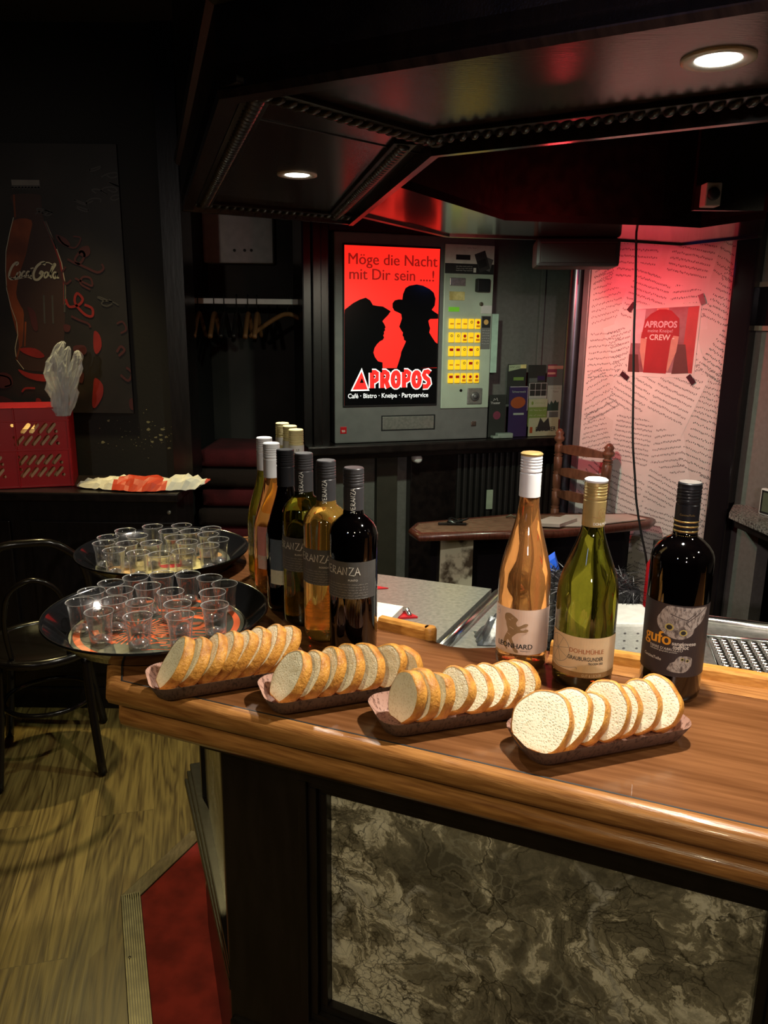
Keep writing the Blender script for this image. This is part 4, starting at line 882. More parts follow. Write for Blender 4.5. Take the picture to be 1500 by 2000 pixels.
# cup mesh
bm = bmesh.new()
outp = [(.0158, .0000), (.0166, .0004), (.0170, .004), (.0176, .018), (.0186, .034), (.0212, .0495), (.0222, .0520), (.0226, .0524), (.0226, .0518), (.0219, .0512)]
inp = [(.0180, .034), (.0170, .018), (.0163, .0065), (.0140, .0075), (.0110, .0098), (.0060, .0125), (.0006, .0134)]
under = [(.0006, .0126), (.0058, .0117), (.0105, .0090), (.0135, .0066), (.0152, .0040), (.0156, .0006), (.0158, .0)]
lathe(bm, outp + inp, 32, cap0=False, cap1=False); lathe(bm, under, 32, cap0=False, cap1=False)
bmesh.ops.recalc_face_normals(bm, faces=bm.faces)
cup_me = bpy.data.meshes.new('shot_cup'); bm.to_mesh(cup_me); bm.free(); cup_me.materials.append(M['cup']); cup_me.materials.append(M['cup_rim']); cup_me.materials.append(M['cup_dome'])
for p in cup_me.polygons:
    p.use_smooth = True
    if p.center.z > .0508: p.material_index = 1
    elif p.center.z < .0136 and p.center.xy.length < .0150: p.material_index = 2
def zc(X, Y): return (80 + X * .3067, 1000 + Y * .3067)
front = [onz(*zc(X, Y), BZ + .004).xy for X, Y in ((225, 655), (250, 762), (385, 830), (440, 672), (478, 752), (630, 560), (640, 765), (630, 862), (770, 560), (835, 690), (880, 775), (895, 855), (905, 515), (1105, 565), (1100, 695), (1115, 782), (1245, 618), (460, 560), (660, 655))]
far_ = [onz(*zc(X, Y), BZ + .056).xy for X, Y in ((395, 160), (395, 197), (537, 118), (612, 152), (710, 92), (820, 122), (895, 86), (960, 120), (1097, 102), (1065, 142), (1150, 175), (855, 162), (930, 190), (548, 200), (702, 198), (465, 242), (1080, 215), (720, 300), (640, 262), (905, 250))]
def relax(P, c, Rm, n=200, dmin=.0462):
    P = [Vector(p) for p in P]; c = Vector(c)
    for _ in range(n):
        for i in range(len(P)):
            for j in range(i):
                d = P[i] - P[j]
                if d.length < dmin: s = d.normalized() * (dmin - d.length) / 2; P[i] += s; P[j] -= s
            d = P[i] - c
            if d.length > Rm: P[i] = c + d.normalized() * Rm
    return P
ordw = ['first', 'second', 'third', 'fourth', 'fifth', 'sixth', 'seventh', 'eighth']
for (P, c, R_, nm) in ((front, T1c, T1r * .78 - .021, 'front'), (far_, T2c, T2r * .78 - .021, 'far')):
    P = relax(P, c, R_); P.sort(key=lambda p: p.y); rows = []; nper = 5
    rows = [P[i:i + nper] for i in range(0, len(P), nper)]; rn = ['nearest', 'second', 'third', 'last'] 
    for ri, row in enumerate(rows):
        row.sort(key=lambda p: p.x)
        for ci_, p in enumerate(row):
            o = bpy.data.objects.new('shot_cup', cup_me); C.objects.link(o); o.location = (p.x, p.y, BZ + .0042); o.rotation_euler = (0, 0, ri + ci_)
            tag(o, f'clear plastic shot cup on the {nm} tray, {rn[ri]} row, {ordw[ci_]} from the left', 'cup', f'shot cups on the {nm} tray')

# ============================================================ BREAD
def bread_slice(ctr, az, lean, w, h, th, seed, label, twist=0, roll=0):
    """face normal points to azimuth az (radians), slice leans back by `lean`; width w, height h, thickness th"""
    rd = random.Random(seed); n = 36
    k1, k2, k3 = rd.uniform(-.07, .07), rd.uniform(-.07, .07), rd.uniform(0, 6)
    def outline(a, g):
        rr = 1 + k1 * math.cos(2 * a + k3) + k2 * math.cos(3 * a) + .015 * math.sin(7 * a + k3)
        x = w / 2 * math.cos(a) * rr * g; y = h / 2 * math.sin(a) * rr * g
        if math.sin(a) < -.72: y = max(y, -h / 2 * .90 * g)
        return x, y
    N_ = Vector((math.cos(az) * math.cos(lean), math.sin(az) * math.cos(lean), math.sin(lean)))
    Xd = Vector((-math.sin(az), math.cos(az), 0)); Yd = N_.cross(Xd)
    if Yd.z < 0: Yd = -Yd; Xd = -Xd
    X2 = Xd * math.cos(twist) + Yd * math.sin(twist); Y2 = Yd * math.cos(twist) - Xd * math.sin(twist)
    def P(x, y, d): return X2 * x + Y2 * y + N_ * d
    t = thing('bread_slice', label, 'bread slice', (0, 0, 0), 0, None)
    bm = bmesh.new(); rows = []
    prof = [(.935, th / 2 + .0002), (.985, th / 2 - .0010), (1.0, th / 4), (1.004, 0), (1.0, -th / 4), (.985, -th / 2 + .001), (.93, -th / 2)]
    for g, d in prof:
        ring = []
        for i in range(n):
            a = 2 * PI * i / n; x, y = outline(a, g + .012 * noise.noise(Vector((math.cos(a) * 3, math.sin(a) * 3, d * 200 + seed))))
            ring.append(bm.verts.new(P(x, y, d)))
        rows.append(ring)
    for a, b in zip(rows, rows[1:]):
        for i in range(n): bm.faces.new((a[i], b[i], b[(i + 1) % n], a[(i + 1) % n]))
    lowest = min(v.co.z for v in bm.verts)
    bmesh.ops.recalc_face_normals(bm, faces=bm.faces)
    cz = TZ - lowest + .0002; t.location = (ctr[0], ctr[1], cz)
    finish(bm, 'crust', M['crust'], t, True)
    bm = bmesh.new()
    for sgn in (1, -1):
        prev = None
        for g in (.955, .86, .7, .52, .34, .16):
            ring = []
            for i in range(n):
                a = 2 * PI * i / n; x, y = outline(a, g)
                pit = 0
                if g < .95: pit = noise.noise(Vector((x * 60 + seed, y * 60, sgn))) * .0005
                ring.append(bm.verts.new(P(x, y, sgn * (th / 2 + (.0002 if g < .9 else -.0004) + pit))))
            if prev: [bm.faces.new((prev[i], prev[(i + 1) % n], ring[(i + 1) % n], ring[i])) for i in range(n)]
            prev = ring
        bm.faces.new(prev)
    bmesh.ops.recalc_face_normals(bm, faces=bm.faces)
    # keep both discs facing outward
    for f in bm.faces:
        s_ = 1 if (f.calc_center_median()).dot(N_) > 0 else -1
        if f.normal.dot(N_) * s_ < 0: f.normal_flip()
    finish(bm, 'crumb', M['crumb'], t, True)
    return t
TZ = BZ + .0045
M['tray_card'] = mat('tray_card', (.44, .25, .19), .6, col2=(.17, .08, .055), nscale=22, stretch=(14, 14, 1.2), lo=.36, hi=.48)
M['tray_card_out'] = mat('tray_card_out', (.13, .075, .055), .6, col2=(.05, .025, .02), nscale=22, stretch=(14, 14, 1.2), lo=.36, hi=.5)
def paper_tray(label, T, A, B, L=.225):
    T, A, B = Vector(T[:2]), Vector(A[:2]), Vector(B[:2]); d = (B - A).normalized(); n = Vector((-d.y, d.x)); w = .090
    A = A + d * (T - A).dot(d); c = A + d * (L / 2) + n * (w / 2)
    t = thing('paper_tray', label, 'paper tray', (c.x, c.y, BZ + .0004), math.atan2(d.y, d.x))
    def rr(L_, w_, r, z):
        out = []
        for cx, cy, a0 in ((L_ / 2 - r, w_ / 2 - r, 0), (-L_ / 2 + r, w_ / 2 - r, 90), (-L_ / 2 + r, -w_ / 2 + r, 180), (L_ / 2 - r, -w_ / 2 + r, 270)):
            for k in range(7): q = math.radians(a0 + k * 15); out.append(Vector((cx + r * math.cos(q), cy + r * math.sin(q), z)))
        return out
    bm = bmesh.new(); loops = [rr(L - .028, w - .028, .016, .0025), rr(L - .020, w - .020, .020, .005), rr(L, w, .026, .024), rr(L + .001, w + .001, .0265, .0248), rr(L + .001, w + .001, .0265, .0238), rr(L - .019, w - .019, .021, .004), rr(L - .028, w - .028, .016, .0008)]
    rows = [[bm.verts.new(p) for p in l] for l in loops]; m = len(rows[0])
    for a, b in zip(rows, rows[1:]):
        for i in range(m): bm.faces.new((a[i], a[(i + 1) % m], b[(i + 1) % m], b[i]))
    bm.faces.new(rows[0]); bm.faces.new(rows[-1]); bmesh.ops.recalc_face_normals(bm, faces=bm.faces)
    for f in bm.faces:
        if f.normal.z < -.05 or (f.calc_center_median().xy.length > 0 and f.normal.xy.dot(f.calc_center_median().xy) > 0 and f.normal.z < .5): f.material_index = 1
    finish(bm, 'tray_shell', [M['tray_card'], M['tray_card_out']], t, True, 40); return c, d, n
# each: tray corner pixels (front-left foot, front-right foot), slices as (px x of face centre, azimuth deg, lean deg, w, h, th)
TR = [
 ('leftmost', (282, 1303), (345, 1344), (540, 1312), .225, [(343, 200, 34, .062, .084), (378, 200, 36, .058, .080), (410, 200, 36, .058, .084), (436, 203, 36, .058, .088), (462, 205, 38, .058, .088), (490, 206, 38, .058, .088), (520, 208, 38, .058, .086), (549, 208, 38, .058, .084)]),
 ('second', (503, 1333), (570, 1371), (761, 1341), .225, [(568, 206, 34, .064, .080), (607, 206, 32, .060, .074), (640, 208, 30, .056, .076), (675, 214, 28, .058, .076), (712, 222, 24, .060, .072), (752, 228, 18, .064, .066), (790, 240, 10, .064, .060)]),
 ('third', (717, 1368), (790, 1416), (994, 1384), .228, [(795, 208, 14, .058, .068), (822, 208, 14, .058, .068), (850, 210, 20, .056, .062), (886, 214, 26, .056, .066), (922, 220, 32, .056, .062), (950, 221, 34, .060, .062), (984, 224, 30, .056, .064), (1014, 232, 24, .058, .062)]),
 ('nearest', (980, 1409), (1085, 1471), (1293, 1433), .228, [(1050, 232, 38, .072, .074), (1098, 228, 38, .064, .076), (1142, 224, 34, .054, .062), (1178, 232, 26, .060, .072), (1208, 226, 26, .052, .064), (1244, 226, 24, .054, .066), (1280, 228, 26, .060, .066), (1308, 218, 34, .050, .054)]),
]
for ti, (nm, t_, a_, b_, L_, sl) in enumerate(TR):
    T_ = onz(*t_, BZ + .025); A = onz(*a_, BZ + .025); B = onz(*b_, BZ + .025)
    c, d, n = paper_tray(f'brown wood-grain paper tray of sliced white bread, {nm} of the four' if nm != 'nearest' else 'brown wood-grain paper tray of sliced white bread, rightmost of the four', T_, A, B, L_)
    nv = Vector((n.x, n.y, 0))
    for k, (px, az, ln, w, h) in enumerate(sl):
        P = onp(px, a_[1] - 40 + (b_[1] - a_[1]) * k / 7, (c.x, c.y, 0), nv)
        s_ = (P.xy - c).dot(d); s_ = max(-L_ / 2 + .034, min(L_ / 2 - .026, s_)); q = c + d * s_
        bread_slice((q.x, q.y), math.radians(az + (6 if ti < 3 and k < 6 else 2)), math.radians(ln), w * 1.03, h * (.94, .96, 1.04, 1.10)[ti], .0162, ti * 10 + k, f'white bread slice with golden crust, {ordw[k]} from the left in the {"rightmost" if nm == "nearest" else nm} paper tray')

# ============================================================ CIGARETTE MACHINE
mach = thing('cigarette_machine', 'grey wall-mounted cigarette vending machine with glowing red poster front', 'vending machine', mf((.375, 0, 1.072)), math.radians(18))
bm = bmesh.new(); mbox(bm, -.003, .752, -.158, -.004, 1.074, 1.986, .006); adopt(finish(bm, 'cabinet', M['cab_grey']), mach)
bm = bmesh.new(); mbox(bm, .034, .486, -.006, .004, 1.238, 1.938, .004); pf = adopt(finish(bm, 'poster_frame', M['dark_plastic']), mach)
PX0, PX1, PY0, PY1 = .040, .480, 1.246, 1.930
a = Art()
def pz(X, Y):  # from the poster close-up (540x480 px shown at 1500 wide)
    f = (X - 206) / 497.0; top = 108 + f * 34; s = PX0 + (PX1 - PX0) * (X - (208 - 8 * (Y - 108) / 862)) / (503 - 6 * (Y - 108) / 862); v = (Y - top) / (970 - top)
    return (min(max(s, PX0), PX1), PY1 - (PY1 - PY0) * v)
a.rect('poster_red', PX0, PX1, PY0, PY1, 1)
a.rect('poster_black', PX0, PX1, PY0, pz(300, 765)[1], 2)
woman = [(200, 470), (206, 446), (250, 412), (285, 394), (315, 385), (338, 400), (352, 425), (375, 430), (405, 434), (446, 460), (432, 480), (412, 500), (402, 512), (412, 528), (419, 545), (414, 552), (417, 560), (410, 568), (411, 580), (406, 588), (411, 600), (404, 612), (388, 620), (372, 636), (360, 655), (354, 680), (362, 705), (378, 728), (402, 735), (403, 770), (200, 770)]
man = [(478, 770), (488, 740), (500, 700), (503, 680), (512, 660), (525, 632), (528, 622), (518, 615), (516, 600), (510, 590), (512, 575), (504, 565), (492, 543), (500, 520), (506, 500), (502, 476), (488, 468), (466, 458), (456, 440), (456, 418), (468, 403), (490, 398), (508, 400), (512, 370), (525, 340), (545, 328), (585, 322), (620, 330), (655, 348), (678, 368), (688, 400), (684, 435), (668, 458), (690, 474), (704, 482), (704, 506), (660, 506), (650, 515), (655, 540), (660, 556), (655, 578), (668, 600), (690, 632), (704, 640), (704, 770)]
a.poly('poster_black', [pz(*p) for p in woman], 3); a.poly('poster_black', [pz(*p) for p in man], 3)
a.text('poster_dark_red', 'Möge die Nacht', *pz(228, 206), .066, 3, 'l', 0, .97, 0, .012); a.text('poster_dark_red', 'mit Dir sein ....!', *pz(232, 285), .066, 3, 'l', 0, .97, 0, .012)
# rounded logo lettering drawn with thick strokes
def L_(pts): return [pz(*p) for p in pts]
def circ(cx, cy, rx, ry, a0=0, a1=360, n=22): return [(cx + rx * math.cos(math.radians(a0 + (a1 - a0) * k / n)), cy - ry * math.sin(math.radians(a0 + (a1 - a0) * k / n))) for k in range(n + 1)]
def pee(x0): return [('l', [(x0 + 12, 790), (x0 + 12, 876)]), ('o', [(x0 + 12, 788), (x0 + 28, 788), (x0 + 40, 797), (x0 + 43, 812), (x0 + 38, 828), (x0 + 26, 836), (x0 + 12, 836)])]
letters = pee(334)[::-1] + pee(388)[::-1] + [('l', [(418, 832), (434, 876)])] + [('o', circ(474, 830, 17, 38)), ] + pee(506)[::-1] + [('o', circ(587, 832, 17, 38)), ('l', [(660, 800), (648, 790), (634, 792), (627, 808), (636, 824), (652, 836), (656, 856), (644, 872), (622, 872)])]
lw_ = .021
tri_o = L_([(232, 890), (292, 762), (332, 890)]); tri_i = L_([(243, 882), (291, 782), (322, 882)])
a.poly('logo_white', tri_o, 4)
a.poly('logo_red', tri_i, 5); a.poly('poster_black', L_([(281, 845), (292, 818), (302, 845)]), 6)
order = [[0, 1], [2, 3, 4], [5], [6, 7], [8], [9]]
for gi, gr in enumerate(order):
    for q in gr: a.stroke('logo_white', L_(letters[q][1]), lw_ + .011, 4 + gi * .6)
    for q in gr: a.stroke('logo_red', L_(letters[q][1]), lw_, 4.3 + gi * .6)
for p in ((358, 812), (412, 812), (474, 830), (530, 812), (587, 832)): q = pz(*p); a.disc('poster_black', q[0], q[1], .0042, layer=9)
for p in (circ(440, 820, 1, 44, 60, -60, 6),): pass

a.text('logo_white', 'Café · Bistro · Kneipe · Partyservice', (PX0 + PX1) / 2 - .012, pz(300, 930)[1], .0295, 4, 'c', .012, .90)
pl_ = a.build('poster', lambda u, v, h: mf((u, .0045 + h, v)), None, eps=.0003); pl_['label'] = 'glowing red poster with two black silhouettes'; adopt(pl_, mach)
# control panel
bm = bmesh.new(); mbox(bm, .504, .748, -.006, .004, 1.222, 1.955, .004); adopt(finish(bm, 'control_panel', M['pale_panel']), mach)
def fm(d): return lambda u, v, h: mf((u, d + h, v))
for nm, lists in (('card_notice', [('paper_white', .506, .746, 1.872, 1.952, 1), ('ink', .506, .746, 1.828, 1.872, 1), ('dark_plastic', .558, .628, 1.888, 1.910, 2)]),):
    a = Art()
    for m_, u0, u1, v0, v1, ly in lists: a.rect(m_, u0, u1, v0, v1, ly)
    a.rect('coke_grey', .660, .715, 1.842, 1.925, 3, .35).rect('ink', .668, .708, 1.858, 1.892, 4, .35).rect('cab_grey', .695, .735, 1.845, 1.90, 2, -.3)
    for k in range(3): squiggle(a, 'paper', .56, .64, 1.860 - k * .009, .004, .0012, 3)
    squiggle(a, 'ink_grey', .61, .66, 1.94, .005, .001, 3); a.rect('paper_white', .645, .658, 1.835, 1.855, 4)
    adopt(a.build(nm, fm(.0042), None), mach)
def mpart(nm, m_, s0, s1, z0, z1, d=.008, lab=None, bev=.002):
    bm = bmesh.new(); mbox(bm, s0, s1, .004, .004 + d, z0, z1, bev); o = finish(bm, nm, M[m_]); adopt(o, mach)
    if lab: o['label'] = lab
    return o
mpart('coin_slot_plate', 'steel', .530, .606, 1.775, 1.810); mpart('banknote_slot', 'dark_plastic', .655, .720, 1.750, 1.808, .03, 'black card and note reader', .006)
mpart('notice_plate', 'design_yellow', .530, .606, 1.712, 1.750, .004); mpart('display', 'lcd', .528, .582, 1.662, 1.682, .003, 'green lit display')
mpart('price_label', 'design_yellow' if False else 'page2', .690, .745, 1.655, 1.692, .002); mpart('information_label', 'cab_grey', .694, .742, 1.495, 1.645, .002)
a = Art(); a.rect('ink', .697, .739, 1.592, 1.642, 1).disc('design_tan', .718, 1.617, .012, layer=2)
for k in range(6): squiggle(a, 'page2', .700, .738, 1.580 - k * .012, .004, .001, 2)
adopt(a.build('information_print', fm(.0062), None), mach)
rd = random.Random(2)
for r_ in range(5):
    for c_ in range(5):
        s = .531 + c_ * .0327 + r_ * .0008; z = 1.607 - r_ * .0615
        o = mpart('brand_button', 'yellow_lit', s, s + .026, z - .021, z + .024, .010, None, .003)
        a = Art(); kk = rd.choice((0, 1, 2, 3)); u0, v0 = s + .004, z - .012
        if kk == 0: a.rect('yellow_dim', u0, u0 + .018, z - .002, z + .004, 1)
        elif kk == 1: a.disc('poster_dark_red', u0 + .009, z + .008, .007, layer=1).rect('yellow_dim', u0, u0 + .018, z - .014, z - .004, 1)
        elif kk == 2: a.disc('ink', u0 + .009, z + .009, .006, layer=1).disc('yellow_lit', u0 + .009, z + .009, .0035, layer=2)
        else: a.rect('poster_dark_red', u0, u0 + .018, z + .002, z + .014, 1)
        pr = a.build('button_print', fm(.0144), None, eps=.0002); pr.parent = o; pr.matrix_parent_inverse = (mach.matrix_basis @ Matrix.Identity(4)).inverted() if False else Matrix.LocRotScale(mach.location, mach.rotation_euler, None).inverted() @ Matrix.Identity(4)
        pr.matrix_parent_inverse = Matrix.Identity(4)
bm = bmesh.new(); lathe(bm, [(0, 0), (.009, 0), (.009, .006), (.006, .008)], 16, cap0=False); q = finish(bm, 'return_knob', M['brass']); q.rotation_euler = (PI / 2, 0, math.radians(18)); q.location = mf((.690, .004, 1.697)); adopt(q, mach)
mpart('lock_plate', 'steel', .636, .712, 1.240, 1.315, .005, None, .004)
bm = bmesh.new(); lathe(bm, [(0, 0), (.022, 0), (.022, .004), (.017, .007), (.010, .008), (.010, .012), (.0, .012)], 24, cap0=False, cap1=False); q = finish(bm, 'lock', M['grey_metal'], None, True); q.rotation_euler = (PI / 2, 0, math.radians(18)); q.location = mf((.674, .009, 1.277)); adopt(q, mach)
bm = bmesh.new(); lathe(bm, [(0, 0), (.007, 0), (.007, .002)], 16, cap0=False); q = finish(bm, 'screw', M['dark_metal']); q.rotation_euler = (PI / 2, 0, math.radians(18)); q.location = mf((.604, .004, 1.305)); adopt(q, mach)
def mpart2(nm, m_, s0, s1, z0, z1, d0, d1, lab=None):
    bm = bmesh.new(); mbox(bm, s0, s1, d0, d1, z0, z1, .002); o = adopt(finish(bm, nm, M[m_]), mach)
    if lab: o['label'] = lab
    return o
mpart2('pickup_flap', 'steel', .222, .474, 1.130, 1.190, -.006, .0, 'brushed metal pickup flap'); mpart2('pickup_rim', 'dark_plastic', .216, .482, 1.124, 1.196, -.008, -.003); mpart2('return_hatch', 'steel_bright', .664, .690, 1.136, 1.158, -.006, .002)
mpart2('maker_badge', 'red', .022, .052, 1.118, 1.150, -.006, -.002, 'small red maker badge')
a = Art(); a.text('logo_white' if False else 'paper', 'tobaccoland'[0:2], .037, 1.126, .018, 1, 'c', .02, 1, .1); q = a.build('badge_print', fm(-.0018), None); adopt(q, mach)
# sheet of paper fixed beside the machine
bm = bmesh.new(); mbox(bm, .752, .792, -.02, -.016, 1.385, 1.655); M['mint_paper'] = mat('mint_paper', (.45, .62, .50), .7); tag(finish(bm, 'notice_sheet', M['mint_paper']), 'narrow pale green sheet standing beside the cigarette machine', 'sheet')
bm = bmesh.new(); mbox(bm, .56, .57, -.1, -.06, 1.986, 2.03); mbox(bm, .64, .65, -.1, -.06, 1.986, 2.03)
# brochures
def broch(s, z, w, h, d, base, lab, draw=None, tilt=0):
    t = thing('brochure', lab, 'brochure', mf((s, d, z)), 0, 'brochures on the ledge')
    bm = bmesh.new(); mbox(bm, s, s + w, d - .004, d, z, z + h, .0005); adopt(finish(bm, 'booklet', M[base]), t)
    a = Art(); (draw or (lambda A: None))(a)
    if a.it: adopt(a.build('cover_print', fm(d + .0003), None, eps=.0003), t)
for n_, c_ in (('b_dark', (.03, .032, .028)), ('b_navy', (.035, .02, .075)), ('b_green', (.16, .26, .06)), ('b_pale', (.30, .36, .30)), ('b_mag', (.20, .04, .07)), ('b_orange', (.30, .07, .02)), ('b_lgreen', (.36, .42, .26)), ('b_fir', (.03, .06, .045)), ('b_grey', (.10, .12, .11))): M[n_] = mat(n_, c_, .5, nscale=12)
Z0_ = 1.074
def d1(A): A.poly('b_lgreen', [(.872, 1.418), (.966, 1.422), (.966, 1.408), (.872, 1.388)], 1).rect('design_yellow', .935, .966, 1.402, 1.420, 2); A.rect('b_green', .90, .955, 1.345, 1.36, 1); squiggle(A, 'ink', .878, .93, 1.408, .006, .0014, 3)
broch(.868, 1.23, .100, .192, -.045, 'b_dark', 'dark brochure with pale yellow heading, back row left', d1)
broch(.980, 1.23, .095, .188, -.045, 'b_dark', 'dark grey brochure, back row middle', lambda A: A.rect('b_navy', 1.03, 1.07, 1.345, 1.365, 1).rect('b_grey', .985, 1.03, 1.335, 1.355, 1))
broch(1.083, 1.23, .098, .190, -.045, 'b_grey', 'magenta-topped brochure, back row right', lambda A: A.rect('b_mag', 1.083, 1.135, 1.36, 1.42, 1).rect('photo_skin', 1.085, 1.18, 1.398, 1.414, 2).rect('photo_skin', 1.085, 1.128, 1.372, 1.382, 2).rect('b_dark', 1.083, 1.15, 1.27, 1.315, 1))
def d2(A): A.rect('page2', .872, .970, 1.315, 1.317, 2).rect('page2', .968, .970, 1.20, 1.317, 2); A.disc('b_orange', .918, 1.240, .040, .028, 1, rot=.1); A.rect('b_pale', .895, .952, 1.180, 1.190, 2); A.text('b_pale', 'Schwarzwald', .92, 1.288, .014, 2, 'c')
broch(.870, Z0_, .101, .244, -.020, 'b_navy', 'purple brochure with glowing orange picture, front row left', d2)
def d3(A):
    A.rect('b_dark', .985, 1.08, 1.27, 1.33, 1)
    for k in range(4): A.rect('page2', .985 + k * .031, .9865 + k * .031, 1.262, 1.330, 2)
    for k in range(3): A.rect('page2', .985, 1.08, 1.262 + k * .034, 1.2635 + k * .034, 2)
broch(.983, 1.13, .098, .202, -.036, 'b_pale', 'white-framed brochure behind the green one', d3)
broch(.980, 1.12, .103, .135, -.026, 'b_green', 'light green brochure, front row middle', lambda A: (A.rect('b_lgreen', .980, 1.083, 1.215, 1.255, 1), A.disc('b_green', 1.0, 1.235, .006, .009, 2), squiggle(A, 'b_green', 1.015, 1.07, 1.235, .006, .0012, 2), squiggle(A, 'b_lgreen', .985, 1.075, 1.20, .007, .002, 1), squiggle(A, 'b_lgreen', .985, 1.075, 1.175, .007, .002, 1)))
def d4(A): A.poly('b_fir', [(1.085, 1.195), (1.09, 1.235), (1.10, 1.225), (1.108, 1.245), (1.12, 1.23), (1.13, 1.248), (1.14, 1.235), (1.15, 1.24), (1.15, 1.195)], 1).rect('b_grey', 1.10, 1.15, 1.15, 1.19, 1); A.text('ink_grey', 'Natur', 1.13, 1.285, .014, 2, 'c'); squiggle(A, 'ink_grey', 1.10, 1.17, 1.305, .006, .001, 2)
broch(1.085, Z0_, .108, .245, -.034, 'b_pale', 'pale brochure with dark trees, front row right', d4)
def d5(A): A.poly('b_dark', [(1.02, 1.10), (1.04, 1.165), (1.06, 1.14), (1.085, 1.165), (1.10, 1.10)], 1); A.text('ink', 'BUTCHER', 1.13, 1.098, .030, 2, 'r', .02, .85); A.rect('b_orange', .985, 1.0, 1.09, 1.12, 1)
broch(.978, Z0_, .165, .090, -.012, 'b_lgreen', 'low wide booklet reading BUTCHER in front of the green brochure', d5)
def d6(A):
    A.text('page2', 'Theater', .80, 1.235, .016, 1, 'c'); A.stroke('page2', [(.79, 1.25), (.793, 1.262), (.80, 1.254), (.807, 1.264), (.812, 1.25)], .002, 1); A.disc('b_mag', .81, 1.18, .02, .02, 1)
broch(.768, Z0_, .088, .205, -.026, 'b_dark', 'black brochure with small crown beside the machine', d6)
bm = bmesh.new()
for s, z, r in ((.775, .012, 0), (.80, .012, .3), (.835, .012, .1)): mbox(bm, s, s + .045, -.015, .02, 1.0735 + .0005, 1.0735 + z + .012 * (s > .78), .004)
tag(finish(bm, 'crumpled_napkins', M['b_pale']), 'crumpled white napkins on the ledge beside the machine', 'napkins')

# ============================================================ WOODEN TABLE WITH PAPERS, CHAIR
tb = thing('side_table', 'low brown wooden table with marble leg, in front of the radiator', 'table', (.5, 2.9, 0))
TZ2 = .85
tp_ = [(.135, 2.745), (.66, 2.815), (1.045, 2.955), (1.09, 3.02), (1.02, 3.09), (.53, 3.06), (.13, 2.90), (.105, 2.82)]
bm = bmesh.new(); prism(bm, tp_, TZ2 - .022, TZ2); adopt(finish(bm, 'table_top', mat('table_wood', (.22, .12, .075), .4, col2=(.11, .05, .03), nscale=14, stretch=(2, 10, 1))), tb)
bm = bmesh.new(); sweep(bm, tp_[::1], [(-.004, TZ2 - .030), (.006, TZ2 - .028), (.012, TZ2 - .016), (.008, TZ2 - .004), (-.002, TZ2 + .003), (-.010, TZ2 + .001), (-.01, TZ2 - .03)], True); adopt(finish(bm, 'table_edge', M['red_wood'], None, True, 50), tb)
tin = [(p.x, p.y) for p in offs(tp_, -.07, True)]
bm = bmesh.new(); prism(bm, tin, .0, TZ2 - .022); adopt(finish(bm, 'table_base', M['gloss_black']), tb)
bm = bmesh.new(); box(bm, .215, .34, 2.795, 2.83, 0, TZ2 - .03, .002); adopt(finish(bm, 'marble_leg', mat('white_marble', (.52, .48, .36), .4, col2=(.08, .06, .04), nscale=16, detail=6, lo=.38, hi=.5)), tb)['label'] = 'white veined marble leg'
bm = bmesh.new(); pp = [(.60, 2.86), (.76, 2.86), (1.05, 2.985), (1.00, 3.06), (.74, 3.04)]; prism(bm, pp, TZ2 + .0035, TZ2 + .007); M['pinkpaper'] = mat('pinkpaper', (.52, .42, .38), .7, nscale=10)
tag(finish(bm, 'paper_sheets', M['pinkpaper']), 'sheets of paper lying on the wooden table near the chair', 'papers')
bm = bmesh.new(); prism(bm, [(.56, 2.845), (.67, 2.832), (.76, 2.93), (.66, 2.955)], TZ2 + .0075, TZ2 + .020); tag(finish(bm, 'notebook', M['pinkpaper']), 'closed pale notebook on top of the papers', 'notebook')
# keys / cable clutter
bm = bmesh.new()
kc = onz(885, 1024, TZ2)
for k in range(3): tube(bm, [(kc.x + .022 * math.cos(q / 10 * 2 * PI) * (1 + .3 * k) + .01 * k, kc.y + .016 * math.sin(q / 10 * 2 * PI), TZ2 + .008 + .005 * k + .006 * math.sin(q * 1.3 + k)) for q in range(10)], .004, 6, closed=True)
for k in range(3): box(bm, kc.x - .06 + k * .035, kc.x - .02 + k * .035, kc.y - .02, kc.y - .008, TZ2 + .003, TZ2 + .010, .002)
tag(finish(bm, 'key_bunch', M['dark_metal'], None, True, 40), 'bunch of dark keys on the left end of the wooden table', 'keys')
bm = bmesh.new(); q = onz(998, 1012, TZ2); tube(bm, [q + Vector((-.02, 0, .004)), q + Vector((0, .004, .012)), q + Vector((.018, -.004, .004))], .004, 6); tag(finish(bm, 'small_clip', M['brass'], None, True), 'tiny brass clip lying in the middle of the wooden table', 'clip')
# ladder-back chair
ch = thing('ladder_back_chair', 'brown wooden ladder-back chair behind the table by the sheet music wall', 'chair', (.88, 3.25, 0))
pL = Vector((.765, 3.345, 0)); pR = Vector((.925, 3.155, 0))
def turned(bm, base, h, r, lean=(0, 0)):
    seg = []; z = 0
    pr = [(r, 0)]
    for k in range(9):
        z = .42 + k * .078
        if z > h - .09: break
        pr += [(r, z), (r * .78, z + .004), (r * 1.1, z + .010), (r * .78, z + .016), (r, z + .020)]
    pr += [(r, h - .075), (r * .6, h - .062), (r * 1.15, h - .052), (r * 1.2, h - .040), (r * .8, h - .030), (r * 1.05, h - .02), (r * .5, h - .004), (.001, h)]
    rings = []
    for rr_, zz_ in pr:
        lx, ly = lean[0] * zz_, lean[1] * zz_
        rings.append([bm.verts.new((base.x + lx + rr_ * math.cos(2 * PI * i / 16), base.y + ly + rr_ * math.sin(2 * PI * i / 16), zz_)) for i in range(16)])
    for a_, b_ in zip(rings, rings[1:]):
        for i in range(16): bm.faces.new((a_[i], a_[(i + 1) % 16], b_[(i + 1) % 16], b_[i]))
    bmesh.ops.recalc_face_normals(bm, faces=bm.faces)
